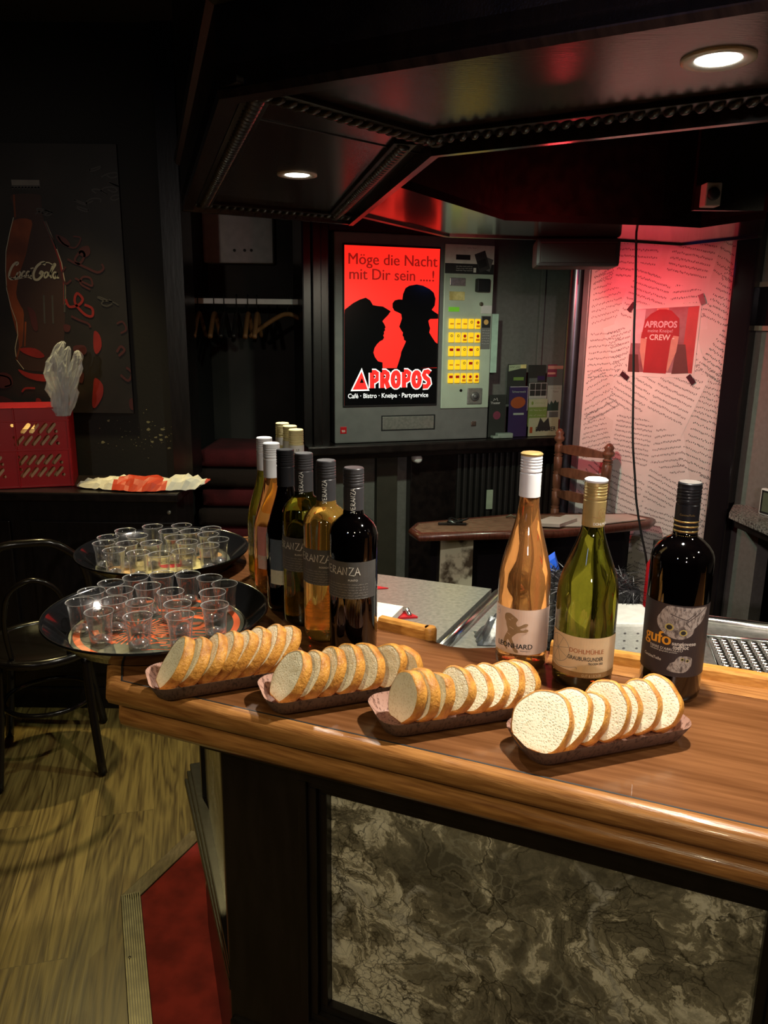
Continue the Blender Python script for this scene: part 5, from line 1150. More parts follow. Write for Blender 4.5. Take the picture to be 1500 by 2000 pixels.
M['chair_wood'] = mat('chair_wood', (.17, .075, .04), .35, col2=(.08, .032, .018), nscale=14, stretch=(3, 3, 1))
bm = bmesh.new(); turned(bm, pL, 1.17, .019); adopt(finish(bm, 'back_post', M['chair_wood'], None, True), ch)
bm = bmesh.new(); turned(bm, pR - Vector((.045, 0, 0)), 1.135, .021, (.045, 0)); adopt(finish(bm, 'back_post', M['chair_wood'], None, True), ch)
for z_ in (1.085, .985, .885, .785):
    bm = bmesh.new(); d_ = (pR - pL); n_ = Vector((-d_.y, d_.x, 0)).normalized(); rows = []
    for k in range(13):
        u = k / 12; c_ = pL + d_ * u - n_ * .045 * math.sin(PI * u); hh = .016 + .022 * math.sin(PI * u)
        rows.append([bm.verts.new((c_.x - n_.x * .006, c_.y - n_.y * .006, z_ - .014)), bm.verts.new((c_.x - n_.x * .006, c_.y - n_.y * .006, z_ - .010 + hh)), bm.verts.new((c_.x + n_.x * .006, c_.y + n_.y * .006, z_ - .010 + hh)), bm.verts.new((c_.x + n_.x * .006, c_.y + n_.y * .006, z_ - .014))])
    for a_, b_ in zip(rows, rows[1:]):
        for i in range(4): bm.faces.new((a_[i], a_[(i + 1) % 4], b_[(i + 1) % 4], b_[i]))
    bm.faces.new(rows[0]); bm.faces.new(rows[-1]); bmesh.ops.recalc_face_normals(bm, faces=bm.faces)
    adopt(finish(bm, 'back_slat', M['chair_wood']), ch)
# small red item behind the owl bottle
bm = bmesh.new(); q = onp(1288, 1120, (0, 2.5, 0), (0, 1, 0)); lathe(bm, [(.0, -.30), (.042, -.30), (.045, -.05), (.044, .03), (.030, .055), (.012, .060)], 24, q.x, q.y, q.z, cap0=False)
t = thing('fire_extinguisher', 'small red fire extinguisher standing behind the owl bottle', 'fire extinguisher', (q.x, q.y, q.z - .30))
adopt(finish(bm, 'cylinder_body', M['red'], None, True, 50), t)
bm = bmesh.new(); lathe(bm, [(.012, .058), (.014, .062), (.016, .09), (.008, .10)], 12, q.x, q.y, q.z); box(bm, q.x - .03, q.x + .02, q.y - .012, q.y + .012, q.z + .088, q.z + .12, .008); adopt(finish(bm, 'valve_head', M['dark_plastic'], None, True, 40), t)
quadbox('stool_shelf', M['dark_metal'], q.x - .12, q.x + .12, q.y - .1, q.y + .1, 0, q.z - .302); tag(bpy.data.objects['stool_shelf'], 'dark low shelf unit behind the steel counter, carrying the red extinguisher', 'shelf')

# ============================================================ items on the steel counter
t = thing('card_pad', 'white pad of cards lying on the steel counter behind the front bottle', 'pad', (.0, 1.6, CZ))
A1, A2, A3 = onz(788, 1178, CZ + .03), onz(757, 1216, CZ + .03), onz(745, 1167, CZ + .03)
bm = bmesh.new(); prism(bm, [(A1.x, A1.y), (A1.x - .13, A1.y + .055), (A1.x - .20, A1.y - .10), (A2.x - .03, A2.y - .05)], CZ + .006, CZ + .022); adopt(finish(bm, 'pad', M['paper_white']), t)
bm = bmesh.new(); q = onz(795, 1192, CZ + .012); tube(bm, [(A1.x - .005, A1.y, CZ + .012), (q.x, q.y, CZ + .014), (q.x + .006, q.y - .02, CZ + .006)], .006, 8); adopt(finish(bm, 'clip', M['steel_bright'], None, True), t)
bm = bmesh.new(); q = onz(792, 1206, CZ); prism(bm, [(q.x - .06, q.y - .02), (q.x + .03, q.y - .005), (q.x + .005, q.y + .03), (q.x - .05, q.y + .04)], CZ + .0005, CZ + .005); tag(finish(bm, 'red_leaflet', M['red']), 'red leaflet peeking out from under the white pad', 'leaflet')
bm = bmesh.new(); q = onz(750, 1150, CZ); prism(bm, [(q.x - .04, q.y - .012), (q.x + .012, q.y), (q.x - .03, q.y + .02)], CZ + .0005, CZ + .003); tag(finish(bm, 'red_corner_card', M['red']), 'small red card farther back on the steel counter', 'card')
# silver foil bag at the left foot of the lion bottle
q = onz(958, 1252, CZ - .016); bm = bmesh.new(); rd = random.Random(9)
gv = [[bm.verts.new((q.x - .035 + i * .016 + rd.uniform(-.004, .004), q.y - .03 + j * .014, CZ - .014 + .055 * math.sin(PI * i / 6) * math.sin(PI * j / 6) * rd.uniform(.7, 1.25))) for i in range(7)] for j in range(7)]
for j in range(6):
    for i in range(6): bm.faces.new((gv[j][i], gv[j][i + 1], gv[j + 1][i + 1], gv[j + 1][i]))
tag(finish(bm, 'foil_bag', M['foil'], None), 'crumpled silver foil bag on the steel counter left of the lion bottle', 'bag')
# blue cardboard wedge
B1_ = onp(1077, 1195, (0, 1.72, 0), (0, 1, 0)); 
bl = [onp(x, y, (0, 1.72, 0), (0, 1, 0)) for x, y in ((1068, 1100), (1084, 1089), (1097, 1135), (1090, 1178), (1066, 1178))]
bm = bmesh.new(); fr_ = [bm.verts.new(p) for p in bl]; bk_ = [bm.verts.new(p + Vector((.01, .05, 0))) for p in bl]
bm.faces.new(fr_); bm.faces.new(list(reversed(bk_))); [bm.faces.new((fr_[i], fr_[(i + 1) % 5], bk_[(i + 1) % 5], bk_[i])) for i in range(5)]; bmesh.ops.recalc_face_normals(bm, faces=bm.faces)
tag(finish(bm, 'blue_carton', M['blue']), 'bright blue folded carton between rosé and green bottles', 'carton')
# white knitted cloth over a box + black shaggy brush
kb = [onp(x, y, (0, 1.44, 0), (0, 1, 0)) for x, y in ((1185, 1218), (1262, 1222), (1270, 1300), (1190, 1300))]
bm = bmesh.new(); box(bm, kb[0].x - .05, kb[1].x + .03, 1.44, 1.56, CZ - .016, kb[0].z, .006); kn = thing('knitted_cloth', 'cream knitted cloth folded over a block behind the green and owl bottles', 'cloth', (kb[0].x, 1.5, CZ - .016)); adopt(finish(bm, 'cloth', M['knit']), kn)
a = Art()
for i in range(7):
    for j in range(7): a.disc('ink_grey', kb[0].x - .04 + i * .026, kb[0].z - .02 - j * .016, .0028, .0018, 1, 8)
adopt(a.build('stitch_holes', lambda u, v, h: Vector((u, 1.4398 - h, v)), None), kn)
bm = bmesh.new(); rd = random.Random(12); q0 = onp(1180, 1195, (0, 1.58, 0), (0, 1, 0))
bx0, bx1 = onp(1068, 1250, (0, 1.60, 0), (0, 1, 0)), onp(1262, 1200, (0, 1.60, 0), (0, 1, 0)); zt = kb[0].z
def furpatch(x0, x1, y0, y1, zb, zt_, n, ln):
    box(bm, x0, x1, y0, y1, zb, zt_, .01)
    for _ in range(n):
        x, y = rd.uniform(x0, x1), rd.uniform(y0, y1); front_ = rd.random() < .5
        p = Vector((x, y0 - .001, rd.uniform(zb + .01, zt_))) if front_ else Vector((x, y, zt_))
        dr = Vector((rd.uniform(-1, 1), rd.uniform(-1, .3), rd.uniform(-.1, .8) if not front_ else rd.uniform(-.9, .3))).normalized() * ln * rd.uniform(.5, 1)
        sd = dr.cross(Vector((0, 0, 1))).normalized() * .0008
        f = bm.faces.new((bm.verts.new(p - sd), bm.verts.new(p + sd), bm.verts.new(p + dr * .6 + Vector((0, 0, -.003)) + sd), bm.verts.new(p + dr + Vector((0, 0, -.008))))); f.material_index = 1 if rd.random() < .22 else 0
furpatch(kb[0].x - .08, kb[1].x + .03, 1.565, 1.70, CZ - .016, zt + .028, 1500, .045)
furpatch(onp(1072, 1250, (0, 1.5, 0), (0, 1, 0)).x, kb[0].x - .085, 1.46, 1.60, CZ - .016, CZ + .018, 900, .03)
fb = finish(bm, 'shaggy_throw', [M['fur'], M['fur_tip']]); tag(fb, 'black shaggy faux-fur bundle on the steel counter behind the bottles', 'fur throw'); fb['kind'] = 'stuff'

# ============================================================ RIGHT WALL ITEMS
g1, g2 = onz(1424, 1004, .95), onz(1500, 1037, .95)
bm = bmesh.new(); e_ = (g2 - g1).xy.normalized(); g3 = g1.xy + e_ * .9; inn = Vector(rf((.9, 0, 0))[:2]); p0 = Vector(rf((.0, .0, 0))[:2])
sh_ = thing('granite_shelf', 'speckled granite shelf on the grey wall at the right edge', 'shelf', (g1.x, g1.y, .93))
bm = bmesh.new(); prism(bm, [tuple(g1.xy), tuple(g3), tuple(inn), tuple(p0)], .935, .955); adopt(finish(bm, 'slab', M['granite']), sh_)
bm = bmesh.new(); prism(bm, [tuple(g1.xy + Vector((.02, -.01))), tuple(g3 + Vector((.03, 0))), tuple(inn), tuple(p0)], .905, .934); adopt(finish(bm, 'support', M['black_wood']), sh_)
def wall_pt(px, py, d=.0): 
    n = Vector((rf((0, 1, 0)) - rf((0, 0, 0)))); return onp(px, py, rf((0, d, 0)), n)
def rloc(P): v = Vector((P.x - RO.x, P.y - RO.y)); return v.dot(RD)
s_a, s_b = rloc(wall_pt(1464, 560)), rloc(wall_pt(1500, 560)) + .16; zt_, zb_ = wall_pt(1470, 552).z, wall_pt(1470, 646).z
t = thing('wall_picture', 'small cream-framed dark picture on the grey wall at the right edge', 'picture', rf((s_a, .01, zb_)))
bm = bmesh.new()
for q in ((s_a, s_b, zt_ - .018, zt_), (s_a, s_b, zb_, zb_ + .018), (s_a, s_a + .022, zb_, zt_), (s_b - .022, s_b, zb_, zt_)): box(bm, q[0], q[1], 0.001, .016, q[2], q[3], .002, 0, rf)
adopt(finish(bm, 'picture_frame', mat('cream_frame', (.22, .20, .15), .5)), t)
bm = bmesh.new(); box(bm, s_a + .02, s_b - .02, .001, .008, zb_ + .016, zt_ - .016, 0, 0, rf); adopt(finish(bm, 'picture', M['gloss_black']), t)
sa2 = rloc(wall_pt(1484, 990, .06)); zc1, zc0 = wall_pt(1490, 953, .06).z, .9555
t = thing('desk_clock', 'white-framed digital clock standing on the granite shelf', 'clock', rf((sa2 + .05, .06, .9555)))
bm = bmesh.new(); box(bm, sa2, sa2 + .12, .045, .065, zc0, zc1, .005, 0, rf); adopt(finish(bm, 'case', M['white_plastic']), t)
bm = bmesh.new(); box(bm, sa2 + .012, sa2 + .108, .0648, .0665, zc0 + .012, zc1 - .010, 0, 0, rf); adopt(finish(bm, 'screen', mat('clock_screen', (.10, .12, .08), .3)), t)
bm = bmesh.new()
for q in ((sa2 + .007, sa2 + .014), (sa2 + .104, sa2 + .113)): box(bm, q[0], q[1], .0648, .067, zc0 + .008, zc1 - .006, 0, 0, rf)
box(bm, sa2 + .007, sa2 + .113, .0648, .067, zc1 - .013, zc1 - .006, 0, 0, rf); box(bm, sa2 + .007, sa2 + .113, .0648, .067, zc0 + .006, zc0 + .013, 0, 0, rf); adopt(finish(bm, 'bezel', M['dark_plastic']), t)

# ============================================================ LEFT SIDE: SIDEBOARD, CRATE, POSTER, NICHE
sb = thing('sideboard', 'dark wooden sideboard along the left wall carrying the red crate', 'sideboard', (-1.7, 3.05, 0))
SBZ = .955
bm = bmesh.new(); box(bm, -3.1, -.80, 2.90, 3.255, SBZ - .035, SBZ, .006); adopt(finish(bm, 'top', M['black_wood_h']), sb)
bm = bmesh.new(); box(bm, -3.1, -.83, 2.99, 3.255, .0, SBZ - .036); box(bm, -3.1, -.82, 2.975, 2.99, .0, .09, .004); box(bm, -1.42, -.84, 2.975, 2.99, .16, .82, .004); box(bm, -2.1, -1.5, 2.975, 2.99, .16, .82, .004); adopt(finish(bm, 'cabinet', M['black_wood']), sb)
for z_ in (.86, .78):
    bm = bmesh.new(); lathe(bm, [(0, 0), (.008, 0), (.008, .004), (.004, .006)], 12, cap0=False); q = finish(bm, 'screw', M['steel']); q.rotation_euler = (PI / 2, 0, 0); q.location = (-.862 + .02 * 0, 2.99, z_); adopt(q, sb)
# scuffed wall patch above it
a = Art(); rd = random.Random(31)
for _ in range(70):
    x, z = rd.gauss(-1.02, .09), rd.gauss(1.12, .04)
    if x < -.87 and z > .97: a.poly('plaster_chip', [(x + k_ * rd.uniform(.3, 1.6) * math.cos(q), z + k_ * rd.uniform(.3, 1) * math.sin(q)) for k_ in [rd.choice((.0015, .002, .003, .008))] for q in (0, 1.3, 2.5, 3.8, 5)], 1)
o = a.build('wall_chips', lambda u, v, h: Vector((u, 3.2598 - h, v)), bpy.data.objects['wall_left'])
# poster
pw = 3.25
po = thing('wall_poster', 'dark advertising poster with a cola bottle and swirling red lettering on the left wall', 'poster', (-1.5, pw, 1.27))
a = Art()
def pp_(X, Y):  # poster close-up (0..1135, 0..2000) -> full frame px -> wall plane
    P = ony(X * .37, 240 + Y * .37, pw); return (P.x, P.z)
x1 = pp_(660, 800)[0]; zt_ = pp_(400, 110)[1]; zb_ = pp_(400, 1530)[1]; x0 = -2.05
bm = bmesh.new(); box(bm, x0, x1 + .0, pw - .006, pw + .008, zb_, zt_, .001); adopt(finish(bm, 'board', M['coke_bg']), po)
def sm(l, n=3): return [(p.x, p.y) for p in catmull([(q[0], q[1], 0) for q in l], n)]
bot = [(66, 380), (210, 380), (222, 420), (232, 500), (262, 580), (300, 650), (330, 740), (345, 850), (348, 960), (345, 1080), (338, 1180), (325, 1260), (280, 1310), (130, 1300), (90, 1250), (82, 1180), (100, 1100), (90, 1040), (60, 960), (38, 860), (34, 740), (36, 660), (60, 570), (78, 500), (72, 430)]
a.poly('coke_dark', [pp_(*p) for p in sm(bot)], 2)
a.poly('coke_brown', [pp_(*p) for p in sm([(78, 515), (170, 515), (160, 600), (140, 700), (110, 790), (90, 900), (110, 960), (130, 1010), (120, 1180), (95, 1120), (60, 980), (40, 860), (38, 700), (55, 600)])], 3)
a.stroke('coke_cream', [pp_(*p) for p in ((244, 520), (294, 640), (329, 740), (349, 860), (349, 960))], .003, 4)
a.stroke('coke_cream', [pp_(*p) for p in ((76, 500), (56, 580), (36, 680), (34, 780), (40, 880), (62, 970), (92, 1050), (98, 1120), (84, 1190), (92, 1250), (130, 1300))], .0025, 4)
a.stroke('coke_red', [pp_(*p) for p in ((240, 520), (290, 640), (325, 740), (345, 860), (345, 960))], .010, 3)
for s_ in ([(78, 380), (84, 500)], [(42, 860), (70, 960), (100, 1060), (110, 1180), (90, 1250)], [(240, 520), (268, 590), (305, 665)], [(345, 850), (345, 1000)], [(235, 910), (240, 1060)], [(280, 910), (285, 1060)], [(140, 1050), (135, 1180)]): a.stroke('coke_grey' if s_[0][0] > 200 else 'coke_brown', [pp_(*p) for p in s_], .007, 4)
a.rect('coke_grey', pp_(62, 300)[0], pp_(214, 300)[0], pp_(62, 345)[1], pp_(62, 300)[1], 3)
for k in range(9): q = pp_(72 + k * 17, 345); a.disc('coke_grey', q[0], q[1], .0045, layer=3)
M['coke_capm'] = mat('coke_capm', (.16, .15, .14), .4); a.rect('coke_capm', pp_(64, 300)[0], pp_(210, 300)[0], pp_(62, 330)[1], pp_(62, 302)[1], 4)
# script logotype drawn as brush strokes
def scr(pts, w=.0065, m_='coke_cream'): a.stroke(m_, [pp_(p.x, p.y) for p in catmull([(q[0], q[1], 0) for q in pts], 5, False)], w, 6)
scr([(88, 752), (100, 742), (92, 738), (72, 755), (56, 790), (54, 815), (66, 826), (84, 818), (96, 806)], .0085)
scr([(100, 790), (92, 805), (98, 818), (110, 808), (112, 790), (104, 788)], .0065)
scr([(138, 788), (130, 785), (120, 800), (124, 815), (138, 806)], .0065)
scr([(162, 788), (152, 785), (144, 798), (148, 812), (160, 804), (166, 786)], .0065); scr([(166, 786), (162, 806), (172, 808)], .0065)
scr([(166, 770), (182, 766)], .005)
scr([(236, 752), (240, 738), (222, 740), (198, 760), (182, 795), (186, 824), (204, 828), (222, 812), (232, 795), (222, 786), (214, 800)], .0095)
scr([(248, 788), (238, 800), (242, 818), (254, 810), (258, 792), (248, 788)], .0065)
scr([(262, 810), (280, 780), (296, 752), (292, 744), (280, 762), (270, 800), (276, 820)], .0065)
scr([(302, 790), (290, 790), (284, 808), (292, 822), (302, 808), (306, 792)], .0065); scr([(306, 792), (304, 816), (316, 818)], .0065)
scr([(54, 812), (80, 826), (120, 818), (150, 814), (172, 824)], .005); scr([(222, 744), (258, 738), (285, 752)], .0045)
# swirling lettering spilling off the bottle
rd = random.Random(17)
blobs = [([(300, 590), (350, 610), (375, 645), (355, 655), (310, 625)], 'coke_maroon'), ([(430, 660), (470, 650), (480, 690), (450, 710), (420, 690)], 'coke_maroon'), ([(500, 1100), (530, 1120), (540, 1180), (515, 1220), (498, 1190)], 'coke_red'), ([(505, 1345), (545, 1380), (545, 1440), (510, 1500), (490, 1490), (495, 1400)], 'coke_red'), ([(100, 1300), (160, 1320), (250, 1330), (320, 1350), (230, 1365), (140, 1340)], 'coke_red'), ([(0, 1320), (60, 1330), (70, 1380), (30, 1400), (0, 1390)], 'coke_maroon'), ([(195, 1455), (220, 1460), (225, 1500), (195, 1505)], 'coke_red'), ([(0, 1440), (80, 1470), (70, 1500), (0, 1500)], 'coke_maroon'), ([(390, 1180), (450, 1175), (460, 1215), (410, 1230)], 'coke_maroon'), ([(340, 1065), (375, 1070), (370, 1100), (345, 1100)], 'coke_maroon'), ([(690, 1455), (725, 1460), (728, 1505), (700, 1515), (685, 1490)], 'coke_maroon'), ([(110, 1190), (190, 1190), (240, 1230), (200, 1240), (130, 1215)], 'coke_red'), ([(150, 970), (190, 1000), (205, 1090), (180, 1090), (160, 1020)], 'coke_maroon'), ([(410, 1310), (445, 1320), (440, 1370), (415, 1360)], 'coke_maroon')]
for b_, m_ in blobs: a.poly(m_, [pp_(*p) for p in sm(b_)], 5)
def scrl(pts, w, m_): a.stroke(m_, [pp_(p.x, p.y) for p in catmull([(q[0], q[1], 0) for q in pts], 5, False)], w, 5)
for pts, w, m_ in (([(360, 720), (420, 745), (450, 700), (430, 680), (400, 730), (470, 770), (520, 790), (550, 770), (540, 745)], .009, 'coke_maroon'), ([(400, 820), (450, 845), (490, 860), (480, 820), (440, 815), (430, 850), (480, 880)], .008, 'coke_maroon'), ([(350, 930), (370, 970), (420, 960), (440, 930), (410, 900), (400, 950), (450, 1010), (490, 1020), (490, 980), (450, 960)], .010, 'coke_red'), ([(380, 1020), (420, 1040), (470, 1060), (480, 1080)], .009, 'coke_maroon'), ([(120, 1420), (140, 1400), (190, 1400)], .008, 'coke_red'), ([(310, 600), (340, 640), (400, 660), (430, 610), (390, 600)], .006, 'coke_maroon'), ([(630, 1230), (660, 1200), (640, 1180), (620, 1210)], .010, 'coke_maroon'), ([(640, 1330), (680, 1360), (700, 1320), (670, 1290)], .010, 'coke_maroon'), ([(620, 1060), (650, 1050), (670, 1090), (640, 1110)], .008, 'coke_maroon'), ([(350, 760), (330, 800), (350, 850), (380, 830)], .008, 'coke_maroon'), ([(0, 1330), (50, 1345), (62, 1380), (30, 1392)], .006, 'coke_cream' if False else 'coke_red')): scrl(pts, w, m_)
for _ in range(26):
    cx, cy = rd.uniform(230, 640), rd.uniform(150, 1000)
    if cy > 560 and cx < 560: continue
    scrl([(cx + 26 * math.cos(k * 1.1 + _) * (1 + .2 * k), cy + 14 * math.sin(k * 1.4)) for k in range(6)], .005, 'coke_grey')
pr = a.build('poster_print', lambda u, v, h: Vector((max(x0, min(u, x1)), pw - .0062 - h, v)), None, eps=.0003); adopt(pr, po)

# crate
cy0, cy1 = 2.96, 3.18; cxr = -1.272; cxl = -1.69; cz0, cz1 = SBZ + .001, SBZ + .318
cr8 = thing('plastic_crate', 'bright red slotted plastic crate with bags, on the sideboard at the left edge', 'crate', ((cxl + cxr) / 2, 3.07, cz0))
cf = ony(150, 880, cy0); s_w = (cxr - cxl) / 2; mods = []
def capsule(cx, cz, L, r, an, n=6):
    o = []
    for sg in (1, -1):
        for k in range(n + 1):
            q = an + (-PI / 2 + PI * k / n) + (0 if sg == 1 else PI); o.append((cx + sg * L / 2 * math.cos(an) + r * math.cos(q), cz + sg * L / 2 * math.sin(an) + r * math.sin(q)))
    return o
def ony_x(px): return ony(px, 880, cy0).x
pxs = lambda X: cxr - .026 - (1095 - X) * .000250; pzs = lambda Y: cz0 + .012 + (1440 - Y) * .000236
holes = []; W1 = ony_x(124) - ony_x(109)
for bx_ in (0, -1):
    off_ = bx_ * (pxs(1010) - pxs(150))
    for (yc, skip) in ((495, 3), (695, 0), (1020, 0), (1230, 0)):
        for k in range(5):
            if skip and k < 1: continue
            xc = 460 + k * 122 + (yc - 695) * .08; X_ = pxs(xc) + off_
            if bx_ and yc == 495: continue
            holes.append(capsule(X_, pzs(yc), .036, .0078, math.radians(50)))
        holes.append(capsule(pxs(1015 + (yc - 695) * .08) + off_, pzs(yc + 55), .0004, .0070, 0)); holes.append(capsule(pxs(395 + (yc - 695) * .08) + off_, pzs(yc - 55), .0004, .0066, 0))
def holed_plate(x0, x1, z0, z1, holes, y, th, mat_, name):
    out = [(x0, z0), (x1, z0), (x1, z1), (x0, z1)]
    hs = [h for h in holes if all(x0 + .004 < p[0] < x1 - .004 and z0 + .004 < p[1] < z1 - .004 for p in h)]
    veclists = [[Vector((p[0], p[1], 0)) for p in out]] + [[Vector((p[0], p[1], 0)) for p in reversed(h)] for h in hs]
    tr = tessellate_polygon(veclists); flat = [p for l in veclists for p in l]; bm = bmesh.new()
    f_ = [bm.verts.new((p.x, y, p.y)) for p in flat]; b_ = [bm.verts.new((p.x, y + th, p.y)) for p in flat]
    for t_ in tr:
        try: bm.faces.new([f_[i] for i in t_]); bm.faces.new([b_[i] for i in reversed(t_)])
        except ValueError: pass
    k = 0
    for l in veclists:
        for i in range(len(l)): j = (i + 1) % len(l); bm.faces.new((f_[k + i], f_[k + j], b_[k + j], b_[k + i]))
        k += len(l)
    bmesh.ops.recalc_face_normals(bm, faces=bm.faces); return finish(bm, name, mat_)
adopt(holed_plate(cxl, cxr, cz0, cz1, holes, cy0, .005, M['red'], 'front_wall'), cr8)
bm = bmesh.new(); box(bm, cxr - .005, cxr, cy0 + .005, cy1, cz0, cz1); box(bm, cxl, cxl + .005, cy0 + .005, cy1, cz0, cz1); box(bm, cxl, cxr, cy1 - .005, cy1, cz0, cz1); box(bm, cxl, cxr, cy0, cy1, cz0, cz0 + .004); adopt(finish(bm, 'side_walls', M['red']), cr8)
bm = bmesh.new()
for z_ in (cz1 - .006, cz1 - .055, (cz0 + cz1) / 2 - .012, cz0 + .002): box(bm, cxl - .002, cxr + .002, cy0 - .004, cy0 + .001, z_, z_ + .006, .001)
for x_ in (cxr - .008, cxr - .20, cxl + .004): box(bm, x_, x_ + .006, cy0 - .004, cy0 + .001, cz0, cz1, .001)
adopt(finish(bm, 'ribs', M['red']), cr8)
bm = bmesh.new(); box(bm, cxl + .012, cxr - .012, cy0 + .02, cy1 - .02, cz0 + .006, cz0 + .235, .02); box(bm, cxr - .13, cxr - .012, cy0 + .018, cy1 - .04, cz0 + .18, cz0 + .285, .02)
M['cream_paper'] = mat('cream_paper', (.74, .58, .36), .7, col2=(.62, .42, .20), nscale=18); tag(finish(bm, 'bread_bags', M['cream_paper']), 'cream paper bread bags packed inside the red crate', 'bread bags')
ROTC = Matrix.Translation(cr8.location) @ Matrix.Rotation(math.radians(17), 4, 'Z') @ Matrix.Translation(-cr8.location)
bpy.data.objects['bread_bags'].matrix_world = ROTC; cr8.rotation_euler = (0, 0, math.radians(17))
# clear plastic bag sticking up from the crate: crumpled translucent folds
def cluster(bm, pts, r, seed, seg=12):
    pts = [p.to_3d() for p in catmull(pts, 4, False)]; n = len(pts); prev = None
    for i, p in enumerate(pts):
        u = i / (n - 1); rr_ = r * (math.sin(PI * min(1, u * .85 + .15)) ** .6 + .15); ring = []
        for k in range(seg):
            a_ = 2 * PI * k / seg; q = rr_ * (1 + .7 * noise.noise(Vector((math.cos(a_) * 1.9 + seed, math.sin(a_) * 1.9, u * 6))) + .16 * (-1) ** k)
            ring.append(bm.verts.new((p.x + q * math.cos(a_), p.y + q * math.sin(a_) * .6, p.z + .01 * noise.noise(Vector((k, i, seed))))))
        if prev: [bm.faces.new((prev[k], prev[(k + 1) % seg], ring[(k + 1) % seg], ring[k])) for k in range(seg)]
        prev = ring
Yb = 3.02
def Q(x, y): return ony(x, y, Yb)
bm = bmesh.new()
for k_, (pts_, r_) in enumerate((([(124, 812), (120, 770), (108, 725), (112, 692), (124, 666)], .024), ([(126, 812), (134, 768), (146, 728), (150, 700), (152, 684)], .020), ([(118, 812), (106, 770), (94, 738), (92, 706)], .018), ([(122, 812), (126, 760), (128, 715), (136, 676)], .020), ([(116, 812), (110, 780), (120, 730), (104, 684)], .018), ([(130, 812), (142, 775), (140, 745), (156, 712)], .014))):
    cluster(bm, [Q(*p) + Vector((0, .008 * ((k_ % 3) - 1), 0)) for p in pts_], r_, 1 + 3 * k_, 22)
tag(finish(bm, 'plastic_bag', M['bag']), 'crumpled clear plastic bag standing up out of the red crate', 'plastic bag')
# white and red bag on the sideboard
bm = bmesh.new(); rd = random.Random(77); NX, NY = 30, 8; X0, X1 = ony(152, 920, 3.02).x, ony(412, 920, 3.02).x; g = []
for side in (1, -1):
    gg = []
    for i in range(NX + 1):
        u = i / NX; row = []
        tw = math.sin(PI * min(1, max(0, u))) ** .5; wob = .6 * noise.noise(Vector((u * 6, 0, 3)))
        hgt = (.042 + .014 * wob) * tw * (1 if u < .72 else .9) + (.018 if .72 < u < .93 else 0); wid = .075 * tw + .004
        for j in range(NY + 1):
            v = j / NY * 2 - 1; z = SBZ + .006 + (hgt * (1 - v * v) ** .6 * (1 + .35 * noise.noise(Vector((u * 14, v * 3, side)))) + .012 * noise.noise(Vector((u * 22, v * 6, side * 3)))) * (1 if side > 0 else .05)
            z = max(z, SBZ + .002); row.append(bm.verts.new((X0 + (X1 - X0) * u, 3.0 + v * wid + .012 * math.sin(u * 9), z + (.03 * max(0, u - .9) * 10 if side > 0 else 0) + (.03 * max(0, u - .9) * 10 if side < 0 else 0))))
        gg.append(row)
    for i in range(NX):
        for j in range(NY):
            f = bm.faces.new((gg[i][j], gg[i + 1][j], gg[i + 1][j + 1], gg[i][j + 1])); u = (i + .5) / NX; f.material_index = 1 if (.30 + .1 * (j / NY) < u < .62 + .08 * (1 - j / NY)) or u > .95 else 0
tag(finish(bm, 'flat_plastic_bag', [M['bag_white'], M['bag_red']]), 'crumpled white and red plastic bag lying flat on the sideboard', 'plastic bag')
# niche: rail, hangers, white box, cushions
quadbox('hanger_rail', M['white_plastic'], -.93, -.30, 3.52, 3.545, 1.682, 1.706, .003); tag(bpy.data.objects['hanger_rail'], 'pale horizontal coat rail across the dark niche', 'coat rail')
hx = [(-.835, 1.5, 'hanger'), (-.765, 1.5, 'hanger'), (-.72, 1.5, 'dark_metal'), (-.665, 1.5, 'dark_metal'), (-.615, 1.5, 'hanger'), (-.575, 1.5, 'hanger'), (-.44, .25, 'hanger')]
for k, (x, rz, m_) in enumerate(hx):
    lab = ['narrow coat hanger at the left end of the rail', 'dark coat hanger, second from the left on the rail', 'dark coat hanger, third from the left on the rail', 'dark coat hanger in the middle of the rail', 'dark coat hanger, third from the right on the rail', 'dark coat hanger, second from the right on the rail', 'wooden coat hanger facing forward at the right end of the rail'][k]
    t = thing('coat_hanger', lab, 'coat hanger', (x, 3.532, 1.706), -rz, 'coat hangers in the niche')
    bm = bmesh.new(); tube(bm, [(.016 * math.cos(q), 0, .006 + .016 * math.sin(q) - .004) for q in [PI * (1.1 - i * .13) for i in range(9)]] + [(.0165, 0, -.02), (.0, 0, -.04), (0, 0, -.065)], .0022, 6); finish(bm, 'hook', M['dark_metal'], t, True)
    W_ = .185 if k == 6 else .16
    bm = bmesh.new(); pts = [(-W_, .0, -.165), (-W_ * .6, 0, -.115), (-W_ * .22, 0, -.075), (0, 0, -.065), (W_ * .22, 0, -.075), (W_ * .6, 0, -.115), (W_, 0, -.165)]; tube(bm, catmull(pts, 4, False), .0105, 8); finish(bm, 'hanger_arms', M[m_], t, True)
t = thing('wall_unit', 'pale boxy wall unit high in the niche behind the hangers', 'wall unit', (-.68, 3.9, 1.85))
A1, A2 = ony(397, 513, 3.86), ony(531, 400, 3.86); bm = bmesh.new(); box(bm, A1.x, A2.x, 3.86, 3.94, A1.z, A2.z + .06, .012); adopt(finish(bm, 'case', mat('unit_pale', (.45, .43, .43), .6)), t)
for px in (458, 478, 491):
    q = ony(px, 489, 3.86); bm = bmesh.new(); lathe(bm, [(0, 0), (.007, 0), (.007, .004)], 12, cap0=False); b_ = finish(bm, 'button', M['dark_plastic']); b_.rotation_euler = (PI / 2, 0, 0); b_.location = (q.x, 3.86, q.z); adopt(b_, t)
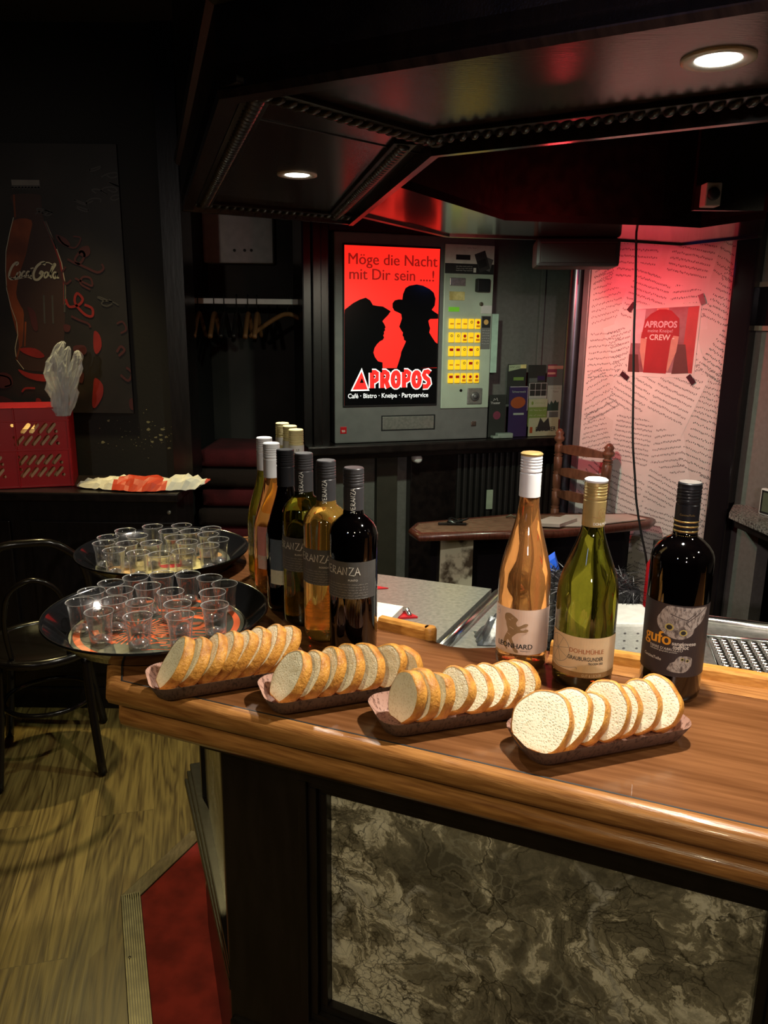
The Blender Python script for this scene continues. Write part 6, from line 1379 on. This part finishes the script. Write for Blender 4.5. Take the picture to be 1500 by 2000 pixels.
for k in range(6):
    zc_ = .50 + k * .092; bm = bmesh.new(); ww = .44; x0_ = -.86 + .02 * (k % 2)
    box(bm, x0_, x0_ + ww, 3.42 + .01 * (k % 2), 3.80, zc_, zc_ + .085, .03)
    for v in bm.verts: v.co.z += .004 * noise.noise(v.co * 9)
    tag(finish(bm, 'seat_cushion', M['fabric_red'] if k % 2 else M['fabric_dark'], None, True, 60), f'{"red" if k % 2 else "dark brown"} seat cushion, {["bottom", "second", "third", "fourth", "fifth", "topmost"][k]} of the stack in the niche', 'cushion', 'cushions stacked in the niche')
quadbox('niche_bench', M['black_wood'], -.88, -.32, 3.40, 3.93, 0, .496); tag(bpy.data.objects['niche_bench'], 'dark bench in the niche under the stacked cushions', 'bench')

# ============================================================ BENTWOOD CHAIRS AND BISTRO TABLE
M['bent'] = mat('bent', (.008, .006, .005), .22, nscale=10)
def bent_chair(label, x, y, rz):
    t = thing('bentwood_chair', label, 'chair', (x, y, 0), rz, 'bentwood chairs by the sideboard')
    def tb_(nm, pts, r, closed=False):
        bm = bmesh.new(); tube(bm, catmull(pts, 4, closed), r, 10, 0, closed); return finish(bm, nm, M['bent'], t, True)
    tb_('seat_ring', [(.20 * math.cos(q / 12 * 2 * PI), .20 * math.sin(q / 12 * 2 * PI), .455) for q in range(12)], .017, True)
    bm = bmesh.new(); lathe(bm, [(.0, .452), (.17, .450), (.195, .456), (.18, .464), (.0, .460)], 36, cap0=False, cap1=False); finish(bm, 'seat', M['bent'], t, True)
    tb_('leg_ring', [(.155 * math.cos(q / 12 * 2 * PI), .155 * math.sin(q / 12 * 2 * PI), .24) for q in range(12)], .009, True)
    for sx in (-1, 1):
        tb_('leg', [(sx * .13, -.13, .45), (sx * .145, -.15, .25), (sx * .175, -.185, .01)], .0155)
        tb_('leg', [(sx * .14, .14, .45), (sx * .15, .165, .25), (sx * .17, .215, .01)], .0155)
    tb_('back_hoop', [(-.155, .155, .44), (-.175, .19, .62), (-.165, .235, .80), (-.09, .262, .89), (0, .268, .905), (.09, .262, .89), (.165, .235, .80), (.175, .19, .62), (.155, .155, .44)], .0135)
    tb_('inner_hoop', [(-.09, .165, .46), (-.10, .19, .60), (-.075, .22, .72), (0, .235, .77), (.075, .22, .72), (.10, .19, .60), (.09, .165, .46)], .009)
    return t
bent_chair('black bentwood chair facing right, nearest the pointed end of the bar', -1.24, 2.62, math.radians(200))
bent_chair('black bentwood chair at the left edge partly cut off', -1.62, 2.36, math.radians(160))
